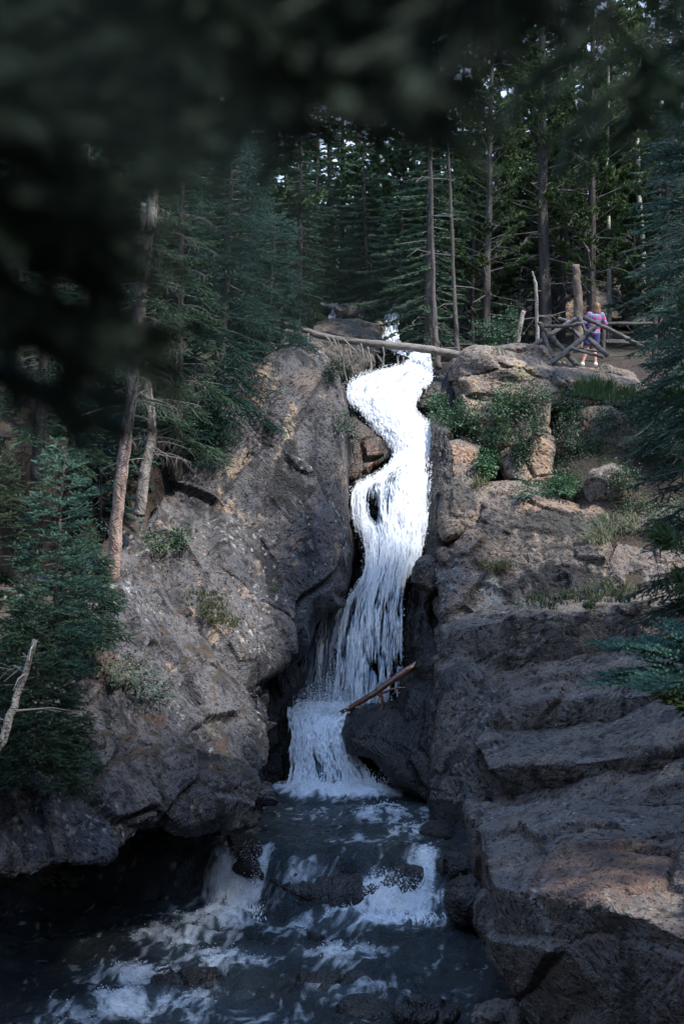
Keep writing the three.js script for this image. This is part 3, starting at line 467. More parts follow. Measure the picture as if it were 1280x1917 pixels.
rock('sill_rock', 'dark wet rock sill that parts the stream below the pool', 'rock', [
  slab([[500, 1655, 25], [560, 1626, 25.2], [640, 1622, 25.2], [720, 1612, 25.3], [800, 1612, 25.3], [806, 1650, 25], [745, 1700, 24.6], [640, 1716, 24.5], [610, 1722, 24.4], [545, 1700, 24.6]], { t: 1.3, bulge: 0.25, bw: 0.4, k: 0.35, rise: -0.04 }),
], { h: 0.035, stone: WET, wet: true, big: 0.14, block: 1.3, blockAmp: 0.06, fine: 0.06, joint: 0.03, flute: 0.05 });
rock('boulder', 'grey wedge of rock at the lip of the pool below the overhang', 'boulder', [
  slab([[420, 1566, 26], [470, 1560, 26.2], [520, 1590, 26], [530, 1640, 25.4], [490, 1668, 25], [440, 1640, 25.2]], { t: 1.4, bulge: 0.2, k: 0.3 }),
], { h: 0.035, stone: { ...SLATE, a: [0.14, 0.12, 0.11] }, big: 0.15, block: 0.6, blockAmp: 0.1, wetBelow: 0.2 });
rock('boulder', 'rounded brown boulder in the stream behind the fallen log', 'boulder', [
  slab([[565, 640, 40], [580, 612, 40.6], [620, 598, 41], [670, 600, 41], [712, 612, 40.8], [722, 650, 40], [690, 690, 39.4], [600, 700, 39.4]], { t: 2.6, bulge: 0.4, k: 0.5, rise: 0.1 }),
], { h: 0.05, stone: { ...WARM, a: [0.2, 0.155, 0.13], b: [0.16, 0.13, 0.11] }, big: 0.2, block: 1.3, blockAmp: 0.1 });
rock('boulder', 'dark mossy rock under the upstream end of the fallen log', 'boulder', [
  slab([[545, 650, 37.6], [590, 640, 38], [650, 660, 38], [690, 672, 38], [680, 710, 37.2], [620, 720, 36.8], [560, 700, 36.8]], { t: 1.8, bulge: 0.25, k: 0.4 }),
], { h: 0.05, stone: { ...SLATE, a: [0.1, 0.08, 0.065] }, big: 0.2, block: 0.9, blockAmp: 0.15, litter: 0.9 });
rock('boulder', 'pale angular rock on the bank behind the round boulder', 'boulder', [blob(655, 585, 43.5, 0.5, 0.35, 0.4)], { h: 0.05, stone: { ...WARM, a: [0.3, 0.27, 0.24] }, big: 0.12, block: 0.6, blockAmp: 0.15 });
rock('outcrop', 'pale flat-faced outcrop deep in the trees behind the person', 'rock', [
  slab([[1050, 535, 47], [1160, 528, 47.4], [1170, 600, 46.6], [1050, 600, 46.4]], { t: 2.5, bulge: 0.1, k: 0.2 }), slab([[1180, 560, 48], [1240, 555, 48], [1240, 610, 47.4], [1170, 610, 47.4]], { t: 2.5, bulge: 0.1, k: 0.2 }),
], { h: 0.07, stone: { ...WARM, a: [0.30, 0.27, 0.25], b: [0.26, 0.24, 0.22] }, big: 0.15, block: 1.2, blockAmp: 0.14, joint: 0.12 });
// ------------------------------------------------------------------ water
const FOAM = [0.86, 0.89, 0.92], DEEP = [0.013, 0.018, 0.020], GREEN = [0.048, 0.070, 0.082];
const foamMat = new THREE.MeshPhysicalMaterial({ color: new THREE.Color(0.93, 0.95, 0.97), roughness: 0.8, transmission: 0.15, thickness: 0, side: THREE.DoubleSide });
const dropMat = new THREE.MeshPhysicalMaterial({ color: new THREE.Color(0.9, 0.93, 0.96), roughness: 0.3 });
const sheetMat = new THREE.MeshPhysicalMaterial({ vertexColors: true, roughness: 0.34, side: THREE.DoubleSide });
// a sheet of water led down a chute: rows of [photo row, left, right, depth]
function chute(rows, bulge) {
  const c = rows.map(r => [P(r[1], r[0], r[3]), P(r[2], r[0], r[3])]);
  const L = new THREE.CatmullRomCurve3(c.map(a => a[0]), false, 'centripetal'), R = new THREE.CatmullRomCurve3(c.map(a => a[1]), false, 'centripetal');
  const n = rows.length - 1, len = []; let acc = 0;
  const mid = t => L.getPoint(t).add(R.getPoint(t)).multiplyScalar(0.5);
  for (let i = 0; i <= 200; i++) { if (i) acc += mid(i / 200).distanceTo(mid((i - 1) / 200)); len.push(acc); }
  const LP = [], RP = []; for (let i = 0; i <= 400; i++) { LP.push(L.getPoint(i / 400)); RP.push(R.getPoint(i / 400)); }
  const at = (s, t) => { const f = clamp(t) * 399.999, i = f | 0, u = f - i, a = LP[i].clone().lerp(LP[i + 1], u), b = RP[i].clone().lerp(RP[i + 1], u), p = a.lerp(b, s); p.z += bulge * (1 - (2 * s - 1) ** 2); p.y += bulge * 0.4 * (1 - (2 * s - 1) ** 2); return p; };
  return { at, len: t => { const f = clamp(t) * 199.999, i = f | 0; return lerp(len[i], len[i + 1], f - i); }, total: acc, row: t => { const f = clamp(t) * n, i = Math.min(n - 1, f | 0); return lerp(rows[i][0], rows[i + 1][0], f - i); } };
}
function sheet(ch, ns, nt, dens, amp, seed, edge = 0.12, thin = [0.18, 0.235, 0.30], holes = -9) {
  const pos = [], col = [], idx = [], open = [];
  for (let j = 0; j <= nt; j++) for (let i = 0; i <= ns; i++) {
    const t = j / nt, l = ch.len(t); let s = i / ns;
    const wob = edge * (noise(l * 1.7, i < ns / 2 ? 3 : 9, seed) + 0.6 * noise(l * 6, i < ns / 2 ? 3 : 9, seed)); s += wob * Math.abs(2 * s - 1);
    const p = ch.at(s, t), d = dens(i / ns, t), a = fbm(s * 7 + seed, l * 0.9, seed, 4), b = fbm(s * 22 + seed, l * 2.2, 5, 3), lump = fbm(s * 5, l * 3 + seed, 8, 3);
    const out = amp * (1.1 * a + 0.5 * b + 0.6 * lump); p.z += out * 0.85; p.y += out * 0.5;
    const raw = d + 1.5 * a + 1.1 * b + 0.4 * lump, f = clamp(raw); open.push(raw < holes);
    pos.push(p.x, p.y, p.z); const c = mixc(thin, FOAM, sstep(0.26, 0.95, f)); col.push(...c);
  }
  for (let j = 0; j < nt; j++) for (let i = 0; i < ns; i++) { const a = j * (ns + 1) + i, b = a + 1, c = a + ns + 1, d = c + 1; if (open[a] && open[d]) continue; idx.push(a, c, b, b, c, d); }
  return geom(pos, idx, col);
}
function strands(ch, count, dens, o) {
  const r = rng(o.seed), pos = [], idx = [];
  for (let q = 0; q < count; q++) {
    let s = r(), t = r(); if (o.edges && r() < o.edges) s = r() < 0.5 ? -0.06 + 0.14 * r() ** 2 : 1.06 - 0.14 * r() ** 2;
    const l0 = ch.len(t), n = fbm(s * 7 + o.sheet, l0 * 0.9, o.sheet, 3) + 0.5 * fbm(s * 22 + o.sheet, l0 * 2.2, 5, 2);
    if (r() > clamp(dens(s, t) + 1.9 * n + 0.05)) continue;
    const L = lerp(o.len[0], o.len[1], r() ** 2) / ch.total, w = lerp(o.w[0], o.w[1], r() ** 2.5), off = o.off[0] + (o.off[1] - o.off[0]) * r() ** 2, seg = 2, base = pos.length / 3, tw = r() * 6.28;
    const p0 = ch.at(s, t), d = ch.at(s, Math.min(1, t + 0.02)).sub(ch.at(s, Math.min(0.98, t))).normalize().multiplyScalar(0.6).add(V3((r() - 0.5) * (o.wild ?? 0.5), -0.4 + (r() - 0.5) * 0.3, 0.15 + (r() - 0.5) * 0.3)).normalize(), LL = L * ch.total; p0.z += off * 0.8; p0.y += off * 0.5;
    for (let k = 0; k <= seg; k++) {
      const u = k / seg, p = p0.clone().addScaledVector(d, LL * u), ww = w * (0.12 + Math.sin(Math.PI * (0.1 + 0.85 * u))) * 0.5; p.y -= 0.12 * LL * u * u; p.z += 0.02 * Math.sin(tw + u * 3);
      pos.push(p.x - ww, p.y, p.z + ww * 0.7 * Math.sin(tw), p.x + ww, p.y, p.z - ww * 0.7 * Math.sin(tw));
      if (k) { const a = base + (k - 1) * 2; idx.push(a, a + 2, a + 1, a + 1, a + 2, a + 3); }
    }
  }
  return geom(pos, idx);
}
const dropGeo = new THREE.IcosahedronGeometry(1, 0);
function droplets(list) { const e = new THREE.Euler(), q = new THREE.Quaternion(); return list.map(([p, r]) => new THREE.Matrix4().compose(p, q.setFromEuler(e.set(p.x * 9, p.y * 7, p.z * 5)), V3(r, r * 1.3, r))); }
{
  const fall = chute([[664, 774, 800, 38], [676, 770, 803, 37.2], [692, 738, 802, 36.6], [708, 672, 800, 36.2], [742, 657, 774, 35.7], [772, 682, 772, 35.3], [802, 708, 806, 34.95], [848, 742, 806, 34.45], [880, 722, 803, 34.1], [912, 672, 800, 33.8], [960, 668, 795, 33.45], [1010, 688, 788, 33.1], [1042, 690, 778, 32.85], [1082, 682, 752, 32.6], [1122, 656, 748, 32.4], [1182, 641, 745, 32.1], [1252, 636, 745, 31.8], [1340, 626, 742, 31.45]], 0.22);
  const row = t => fall.row(t);
  const dens = (s, t) => { const y = row(t); let d = y < 720 ? 0.72 : y < 930 ? 0.98 : lerp(0.92, 0.30, sstep(930, 1120, y)); if (y > 900) d += 0.22 * (1 - s) - 0.12; if (y > 870 && y < 985) d -= 1.05 * sstep(0.46, 0.18, Math.abs(s - 0.3 - (930 - y) * 0.0012) + Math.abs(y - 925) * 0.006); if (y > 1200) d -= 0.35 * sstep(0.7, 1, s) * sstep(1200, 1260, y); return d; };
  const g = thing('waterfall', 'white waterfall plunging down the narrow gorge between the cliffs', 'waterfall');
  mesh('falling_water', sheet(fall, 110, 420, dens, 0.24, 3, 0.2, undefined, -0.02), sheetMat, g);
  const part = (t0, t1) => (s, t) => { const y = row(t); return y >= t0 && y < t1 ? dens(s, t) : -9; };
  const st = mesh('foam_strands', mergeGeometries([strands(fall, 26000, part(0, 960), { seed: 5, sheet: 3, len: [0.06, 0.24], w: [0.006, 0.022], off: [0.0, 0.16], edges: 0.12, wild: 0.6 }), strands(fall, 34000, part(900, 2000), { seed: 6, sheet: 3, len: [0.14, 0.5], w: [0.005, 0.017], off: [-0.04, 0.16], edges: 0.14, wild: 0.2 }), strands(fall, 12000, (s, t) => dens(s, t) - 0.1, { seed: 7, sheet: 3, len: [0.03, 0.14], w: [0.005, 0.013], off: [0.02, 0.32], edges: 0.35, wild: 0.8 })]), foamMat, g); st.userData.kind = 'stuff';
  const r = rng(8), list = [];
  for (let i = 0; i < 2600; i++) { const t = 0.12 + 0.88 * r(), e = r() < 0.62 ? -0.02 - 0.16 * r() ** 2.5 : 1.02 + 0.08 * r() ** 2.5, p = fall.at(e, t); p.z += 0.1 + 0.3 * r(); p.y += 0.1 * r(); list.push([p, 0.004 + 0.010 * r() ** 3]); }
  for (let i = 0; i < 5200; i++) { const a = r() * 6.28, q = r() ** 0.7; list.push([P(618 + 70 * q * Math.cos(a), 1326 - 70 * r() ** 2.4 * (1 - 0.6 * q), 31.2 + 0.4 * Math.sin(a)), 0.003 + 0.009 * r() ** 4]); }
  instanced('spray', dropGeo, dropMat, droplets(list), null, g);
}
{ // thin side veil on the dark wall, left of the main fall
  const veil = chute([[1130, 612, 652, 32.75], [1200, 575, 650, 32.45], [1270, 560, 648, 32.15], [1336, 552, 650, 31.85]], 0.05);
  const g = thing('water_veil', 'thin bluish veil of water on the dark wall beside the waterfall foot', 'waterfall'), dens = (s, t) => -0.08 + 0.2 * s + 0.05 * t;
  const m = mesh('wet_film', sheet(veil, 40, 90, (s, t) => 0.06 + 0.08 * s, 0.05, 11, 0.04, [0.045, 0.06, 0.078]), sheetMat, g);
  const st = mesh('foam_strands', strands(veil, 2600, dens, { seed: 15, sheet: 11, len: [0.1, 0.4], w: [0.005, 0.014], off: [0.01, 0.12] }), foamMat, g); st.userData.kind = 'stuff';
}
{ // the step from the plunge pool to the lower pool
  const step = chute([[1316, 556, 735, 31.9], [1330, 549, 735, 31.4], [1350, 549, 662, 30.95], [1378, 552, 646, 30.6], [1402, 550, 650, 30.4], [1440, 552, 682, 30.15], [1472, 544, 702, 29.85], [1492, 515, 735, 29.5]], 0.12);
  const dens = (s, t) => { const y = step.row(t); return y < 1400 ? lerp(0.95, 0.62, sstep(1350, 1400, y)) : 0.34 + 0.3 * Math.abs(s - 0.5) + 0.3 * sstep(1445, 1480, y); };
  const g = thing('cascade', 'short foaming cascade from the plunge pool into the lower pool', 'cascade');
  mesh('falling_water', sheet(step, 120, 220, dens, 0.34, 21, 0.08), sheetMat, g);
  const st = mesh('foam_strands', mergeGeometries([strands(step, 9000, dens, { seed: 25, sheet: 21, len: [0.06, 0.3], w: [0.01, 0.035], off: [0.0, 0.16], edges: 0.1 }), strands(step, 6000, dens, { seed: 26, sheet: 21, len: [0.05, 0.14], w: [0.02, 0.05], off: [0.02, 0.2] })]), foamMat, g); st.userData.kind = 'stuff';
  const r = rng(28), list = [];
  for (let i = 0; i < 1400; i++) { const p = step.at(r(), r() < 0.6 ? r() * 0.25 : 0.85 + 0.15 * r()); p.y += 0.35 * r() ** 2.5; p.z += 0.2 * r(); list.push([p, 0.006 + 0.014 * r() ** 3]); }
  instanced('spray', dropGeo, dropMat, droplets(list), null, g);
}
{ // small cascades upstream, behind the log
  const g = thing('cascade', 'little broken cascade far upstream, half hidden by spruce branches', 'cascade');
  for (const [rows, sd] of [[[[570, 735, 765, 44], [590, 722, 752, 43], [612, 715, 745, 42.2], [640, 712, 750, 41.4], [660, 740, 796, 39.6], [672, 772, 802, 37.6]], 31], [[[572, 625, 650, 45], [590, 618, 648, 44.4], [602, 600, 640, 43.6]], 37], [[[578, 560, 585, 45], [600, 555, 590, 44]], 41]]) {
    const c = chute(rows, 0.08), m = mesh('falling_water', sheet(c, 24, 60, () => 0.5, 0.15, sd, 0.1), sheetMat, g), st = mesh('foam_strands', strands(c, 900, () => 0.5, { seed: sd, sheet: sd, len: [0.08, 0.3], w: [0.015, 0.05], off: [0, 0.15] }), foamMat, g); st.userData.kind = 'stuff';
  }
}
// the pool and the rapids below it
const lipAt = x => 25.35 + 0.75 * sstep(-0.9, -1.8, x) + 0.25 * noise(x * 1.3, 4, 4);
const foamSpots = [[640, 1488, 29.6, 1.3, 0.5, 1.0], [560, 1480, 29.8, 0.7, 0.35, 0.8], [720, 1530, 28, 0.9, 0.9, 0.5], [770, 1570, 26.8, 0.6, 0.8, 0.46], [600, 1530, 28, 1.2, 0.7, 0.3], [690, 1590, 26.2, 1.2, 0.6, 0.28],
  [795, 1655, 25.2, 0.3, 0.5, 0.75], [560, 1650, 25.1, 0.5, 0.4, 0.42], [452, 1680, 25.5, 0.55, 0.5, 1.05], [400, 1725, 24.6, 0.9, 0.7, 0.72], [330, 1760, 23.6, 1.0, 0.7, 0.48], [740, 1716, 24.7, 0.75, 0.3, 1.05], [690, 1740, 24.2, 1.1, 0.4, 0.7], [800, 1710, 24.7, 0.5, 0.3, 0.6], [640, 1790, 22.9, 0.8, 0.6, 0.5], [560, 1750, 23.9, 1.0, 0.5, 0.4], [420, 1800, 22.7, 0.9, 0.6, 0.5], [260, 1820, 22.1, 0.9, 0.7, 0.55], [230, 1880, 21, 0.8, 0.6, 0.6], [330, 1880, 21, 0.9, 0.7, 0.48], [660, 1850, 21.6, 0.9, 0.6, 0.36], [120, 1900, 20.6, 0.7, 0.8, 0.45], [480, 1900, 20.6, 1, 0.5, 0.34]].map(a => ({ p: P(a[0], a[1], a[2]), rx: a[3], rz: a[4], s: a[5] }));
function foamAmount(x, z) { let s = 0.17; for (const q of foamSpots) { const a = (x - q.p.x) / q.rx, b = (z - q.p.z) / q.rz, d = a * a + b * b; if (d < 5) s = Math.max(s, (q.s + 0.1) * Math.exp(-d * 0.62)); } return s; }
function foamAt(x, z) {
  const s = foamAmount(x, z), wx = x + 0.4 * fbm(x * 0.9, 1, z * 0.9, 3), wz = z + 0.4 * fbm(x * 0.9, 8, z * 0.9, 3), al = wz * 0.93 - wx * 0.37, ac = wx * 0.93 + wz * 0.37;   // along and across the flow
  const n = 0.5 + 0.6 * fbm(ac * 2.8, 3, al * 1.5, 4) + 0.55 * fbm(ac * 8, 6, al * 4.4, 4), r = ridged(ac * 2.6, 5, al * 1.6, 4) - 0.5;
  return clamp(sstep(0.86 - s, 1.34 - s, n + 0.5 * r));
}
function waterY(x, z) {
  const d = -z, l = lipAt(x), k = sstep(l - 1.0, l + 0.35, d);
  let y = lerp(-0.9 - 0.05 * Math.max(0, 24 - d), 0.0, k);
  const rough = lerp(1, 0.34, sstep(l - 0.2, l + 0.8, d)), s = foamAmount(x, z);
  const wx = x + 0.3 * noise(x * 0.9, 2, z * 0.9), wz = z + 0.3 * noise(x * 0.9, 6, z * 0.9);
  y += rough * (0.26 * fbm(wx * 0.9, 1, wz * 1.3, 3) + 0.13 * (ridged(wx * 1.3, 4, wz * 1.9, 3) - 0.5) + 0.05 * fbm(x * 4.2, 9, z * 5.5, 3)) + rough * 0.05 * (ridged(wx * 3.4, 7, wz * 4.6, 3) - 0.5) + 0.03 * fbm(x * 8, 3, z * 12, 3);
  const drop = Math.exp(-(((d - l + 0.35) / 0.7) ** 2)); y += drop * (0.14 * fbm(x * 3.2 + 0.4 * noise(x, 3, z), 2, z * 0.8, 4) + 0.05 * fbm(x * 9, 5, z * 2.5, 3));
  y += s * s * (0.16 + 0.22 * fbm(x * 3.1, 2, z * 3.1, 3) + 0.10 * fbm(x * 9, 2, z * 9, 2));
  return y;
}
{
  const X0 = -8, X1 = 6.5, Z0 = -30.4, Z1 = -16, nx = 300, nz = 310, pos = [], uv = [], idx = [], N = 1024;
  for (let j = 0; j <= nz; j++) for (let i = 0; i <= nx; i++) { const x = lerp(X0, X1, i / nx), z = lerp(Z0, Z1, j / nz); pos.push(x, waterY(x, z), z); uv.push(i / nx, j / nz); }
  for (let j = 0; j < nz; j++) for (let i = 0; i < nx; i++) { const a = j * (nx + 1) + i, b = a + 1, c = a + nx + 1, d = c + 1; idx.push(a, c, b, b, c, d); }
  const cd = new Uint8Array(N * N * 4), rd = new Uint8Array(N * N * 4), enc = v => 255 * Math.pow(clamp(v), 1 / 2.2);
  for (let j = 0; j < N; j++) for (let i = 0; i < N; i++) {
    const x = lerp(X0, X1, (i + 0.5) / N), z = lerp(Z0, Z1, (j + 0.5) / N), f = foamAt(x, z), air = clamp(foamAmount(x, z) * 0.8 + 0.25 * fbm(x, 4, z, 2));
    const c = mixc(mixc(DEEP, GREEN, sstep(0.08, 0.6, air)), FOAM, f * (0.45 + 0.55 * sstep(0.3, 0.9, foamAmount(x, z) + 0.5 * fbm(x * 7, 2, z * 9, 3)))), at = (j * N + i) * 4;
    cd[at] = enc(c[0]); cd[at + 1] = enc(c[1]); cd[at + 2] = enc(c[2]); cd[at + 3] = 255;
    const q = 255 * lerp(0.12, 0.7, f); rd[at] = rd[at + 1] = rd[at + 2] = q; rd[at + 3] = 255;
  }
  const mk = (d, srgb) => { const t = new THREE.DataTexture(d, N, N); t.magFilter = THREE.LinearFilter; t.minFilter = THREE.LinearFilter; if (srgb) t.colorSpace = THREE.SRGBColorSpace; t.needsUpdate = true; return t; };
  const m = mesh('water', geom(pos, idx, null, uv), new THREE.MeshPhysicalMaterial({ map: mk(cd, true), roughnessMap: mk(rd), roughness: 1, ior: 1.33, bumpMap: (() => { const t = grainBump.clone(); t.repeat.set(11, 13); t.needsUpdate = true; return t; })(), bumpScale: 0.035 }));
  tag(m, 'dark rushing stream water with blue-white foam below the falls', 'water', null, 'structure');
  // froth thrown up where the water drops
  const r = rng(44), list = [], q = [];
  for (const f of foamSpots) if (f.s > 0.44) for (let i = 0; i < 1500 * f.s * f.s * Math.max(1, f.rx); i++) {
    const a = r() * 6.28, b = Math.sqrt(r()) * 0.8, x = f.p.x + Math.cos(a) * b * f.rx, z = f.p.z + Math.sin(a) * b * f.rz; if (foamAt(x, z) < 0.35) continue;
    const y = waterY(x, z) + (f.s > 0.9 ? 0.34 : 0.1) * r() ** 2.6; list.push([V3(x, y, z), 0.0035 + 0.010 * r() ** 3]);
  }
  const fr = tag(thing('froth', 'white froth and drops tossed up in the rapids', 'froth'), 'white froth and drops tossed up in the rapids', 'froth', null, 'stuff');
  instanced('froth_drops', dropGeo, dropMat, droplets(list), null, fr);
}

for (const [lab, rows, sd] of [['white spill of water into the rapids below the overhanging rock', [[1640, 452, 486, 26.1], [1660, 436, 500, 25.8], [1682, 424, 512, 25.5], [1704, 404, 520, 25.1], [1722, 372, 520, 24.7]], 51], ['white spill of water pouring round the far end of the rock sill', [[1640, 752, 792, 25.7], [1662, 742, 800, 25.3], [1686, 728, 806, 25], [1706, 704, 822, 24.75], [1724, 668, 846, 24.4]], 57]]) {
  const c = chute(rows, 0.12), g = thing('cascade', lab, 'cascade'), dens = (s, t) => 0.42 + 0.4 * t - 0.25 * Math.abs(2 * s - 1);
  mesh('falling_water', sheet(c, 60, 80, dens, 0.26, sd, 0.16, [0.10, 0.14, 0.18]), sheetMat, g);
  mesh('foam_strands', strands(c, 7000, dens, { seed: sd, sheet: sd, len: [0.04, 0.2], w: [0.006, 0.02], off: [0, 0.2], edges: 0.1, wild: 0.8 }), foamMat, g).userData.kind = 'stuff';
  const r = rng(sd), list = []; for (let i = 0; i < 600; i++) { const p = c.at(0.15 + 0.7 * r(), 0.5 + 0.5 * r()); p.y += 0.26 * r() ** 3; p.z += 0.15 * r(); list.push([p, 0.003 + 0.008 * r() ** 3]); }
  instanced('spray', dropGeo, dropMat, droplets(list), null, g);
}
// ------------------------------------------------------------------ trees
const barkTex = noiseTexture(256, (u, v) => { const a = 0.5 + 0.45 * tn(u, v, 22, 2) + 0.35 * tn(u, v, 60, 6); return [a, a, a]; });
const leafMat = new THREE.MeshStandardMaterial({ vertexColors: true, roughness: 0.85, side: THREE.DoubleSide });
const needleMat = new THREE.MeshStandardMaterial({ color: 0xffffff, roughness: 0.7, side: THREE.DoubleSide });
const barkMat = new THREE.MeshStandardMaterial({ vertexColors: true, roughness: 0.95, bumpMap: barkTex, bumpScale: 0.02 });
const deadMat = new THREE.MeshStandardMaterial({ color: new THREE.Color(0.17, 0.155, 0.145), roughness: 0.95 });
const SPRUCE = [[0.044, 0.088, 0.050], [0.082, 0.148, 0.082]], BLUE = [[0.038, 0.100, 0.084], [0.075, 0.175, 0.148]], PINE = [[0.052, 0.088, 0.030], [0.108, 0.16, 0.056]];
const bark = (a, b, s = 1, red = 0) => (l, q, p, cap) => { if (cap) return [0.30, 0.22, 0.14]; const n = fbm(Math.cos(q) * 2.5 + s, Math.sin(q) * 2.5, l * 2.2 + s, 4) + 0.5 * noise(Math.cos(q) * 9, Math.sin(q) * 9, l * 7 + s); const k = noise(Math.cos(q) * 3 + s, Math.sin(q) * 3, l * 4.5 - s); return mixc(mixc(a, b, clamp(0.5 + 1.6 * n)), [a[0] * 0.35, a[1] * 0.35, a[2] * 0.35], sstep(0.42, 0.55, k)); };
const GREYBARK = bark([0.036, 0.031, 0.028], [0.115, 0.098, 0.086]), TANBARK = bark([0.20, 0.14, 0.115], [0.48, 0.35, 0.29], 5), ASPEN = bark([0.30, 0.31, 0.26], [0.55, 0.56, 0.48], 9), DARKBARK = bark([0.03, 0.027, 0.025], [0.075, 0.062, 0.054], 2), DEADBARK = bark([0.16, 0.145, 0.13], [0.34, 0.31, 0.28], 4);

// sprigs of needles as small faces: enough for trees thirty metres off and more
class Faces {
  constructor() { this.p = []; this.c = []; this.i = []; }
  sprig(o, dir, len, wid, up, c) { // two crossed slender diamonds
    const s = V3().crossVectors(dir, up); if (s.lengthSq() < 1e-4) s.set(1, 0, 0); s.normalize(); const n = V3().crossVectors(s, dir).normalize();
    for (const q of [s, n]) { const b = this.p.length / 3, m = len * 0.45;
      this.p.push(o.x, o.y, o.z, o.x + dir.x * m + q.x * wid, o.y + dir.y * m + q.y * wid, o.z + dir.z * m + q.z * wid, o.x + dir.x * len, o.y + dir.y * len, o.z + dir.z * len, o.x + dir.x * m - q.x * wid, o.y + dir.y * m - q.y * wid, o.z + dir.z * m - q.z * wid);
      for (let k = 0; k < 4; k++) this.c.push(c[0], c[1], c[2]); this.i.push(b, b + 1, b + 2, b, b + 2, b + 3); }
  }
  leaf(o, dir, side, len, wid, c) { const b = this.p.length / 3, m = len * 0.5; this.p.push(o.x, o.y, o.z, o.x + dir.x * m + side.x * wid, o.y + dir.y * m + side.y * wid, o.z + dir.z * m + side.z * wid, o.x + dir.x * len, o.y + dir.y * len - len * 0.15, o.z + dir.z * len, o.x + dir.x * m - side.x * wid, o.y + dir.y * m - side.y * wid, o.z + dir.z * m - side.z * wid); for (let k = 0; k < 4; k++) this.c.push(c[0], c[1], c[2]); this.i.push(b, b + 1, b + 2, b, b + 2, b + 3); }
  geo() { return geom(this.p, this.i, this.c); }
}
const ang = a => V3(Math.cos(a), 0, Math.sin(a));
function farConifer(o) {
  const r = rng(o.seed), F1 = new Faces(), dead = [], pine = o.kind === 'pine', pal = o.pal || (pine ? PINE : SPRUCE), up = V3(0, 1, 0), tr = [], lean = V3((r() - 0.5) * 0.05, 0, (r() - 0.5) * 0.05);
  for (let i = 0; i <= 12; i++) { const y = i / 12 * o.h; tr.push([V3(lean.x * y + 0.06 * noise(y * 0.4, o.seed, 1), y - (i ? 0 : 0.4), lean.z * y + 0.06 * noise(1, y * 0.4, o.seed)), o.rt * (1 - 0.92 * i / 12) + 0.012]); }
  const trunkAt = y => { const f = clamp(y / o.h) * 12, i = Math.min(11, f | 0); return tr[i][0].clone().lerp(tr[i + 1][0], f - i); };
  for (let i = 0; i < o.n; i++) {
    const t = (i + r()) / o.n, y = o.h * (o.base + (1 - o.base) * Math.pow(t, 0.95)), shape = pine ? Math.sin(Math.PI * Math.min(1, 0.22 + 0.8 * t)) : Math.pow(1 - t, 0.75) + 0.06, L = o.r * shape * (0.6 + 0.6 * r()) + 0.12;
    const az = i * 2.399 + r() * 1.2, out = ang(az), side = ang(az + Math.PI / 2), rise = pine ? 0.15 + 0.4 * r() : 0.12 - 0.35 * (1 - t) + 0.2 * (r() - 0.5), sag = pine ? -0.15 : 0.12 + 0.25 * (1 - t), p0 = trunkAt(y);
    const at = u => p0.clone().addScaledVector(out, L * u).addScaledVector(up, L * (rise * u - sag * u * u + (pine ? 0 : 0.16 * u ** 4)));
    dead.push(tube([[p0, 0.014], [at(0.5), 0.009], [at(1), 0.003]], 3));
    const tone = clamp(0.5 + 0.5 * (r() - 0.5) + 0.25 * (t - 0.5));
    if (pine) {
      const puffs = Math.max(2, Math.round(L * o.dense * 2.2));
      for (let k = 0; k < puffs; k++) {
        const u = 0.35 + 0.65 * Math.sqrt(r()), w = (r() - 0.5) * L * 0.7 * (1.15 - u), c = at(u).addScaledVector(side, w).addScaledVector(up, 0.1 * (r() - 0.3)), q = mixc(pal[0], pal[1], clamp(tone + 0.6 * (r() - 0.5)));
        for (let m = 0; m < 9; m++) { const d = V3(r() - 0.5, r() - 0.25, r() - 0.5).addScaledVector(out, 0.35).normalize(); F1.sprig(c, d, 0.10 + 0.09 * r(), 0.014 + 0.01 * r(), up, mixc(q, pal[1], 0.2 * r())); }
      }
    } else {
      const n = Math.round(L * o.dense * 9);
      for (let k = 0; k < n; k++) {
        const u = 0.12 + 0.9 * Math.pow(r(), 0.75), half = L * 0.42 * Math.pow(Math.max(0.02, 1.02 - u), 0.8) * Math.min(1, u * 3), w = (r() * 2 - 1) * half, c = at(Math.min(u, 1)).addScaledVector(side, w).addScaledVector(up, -Math.abs(w) * 0.28 + 0.05 * (r() - 0.5));
        const d = out.clone().multiplyScalar(0.9).addScaledVector(side, Math.sign(w) * (0.35 + 0.5 * r())).addScaledVector(up, -0.28 * r() + 0.08).normalize();
        F1.sprig(c, d, 0.11 + 0.12 * r(), 0.017 + 0.012 * r(), up, mixc(pal[0], pal[1], clamp(tone + 0.7 * (r() - 0.5))));
      }
    }
  }
  for (let i = 0; i < (o.bare ?? 18); i++) { // dry lower branches
    const y = o.h * (0.06 + (o.base + 0.15) * r()), a = ang(r() * 6.28), L = 0.3 + 0.9 * r() * o.r, p0 = trunkAt(y), p1 = p0.clone().addScaledVector(a, L * 0.6).add(V3(0, -0.1 * L + 0.2 * (r() - 0.5), 0)), p2 = p0.clone().addScaledVector(a, L).add(V3(0.1 * (r() - 0.5), -0.4 * L * r(), 0.1));
    dead.push(tube([[p0, 0.012], [p1, 0.008], [p2, 0.003]], 3)); 
    for (let k = 0; k < 3; k++) { const q = p1.clone().lerp(p2, r()); dead.push(tube([[q, 0.006], [q.clone().add(V3((r() - 0.5) * 0.4, (r() - 0.6) * 0.35, (r() - 0.5) * 0.4)), 0.002]], 3)); }
  }
  return { trunk: tube(tr, 8, 0.12, o.seed, o.bark || GREYBARK), crown: F1.geo(), branches: mergeGeometries(dead) };
}
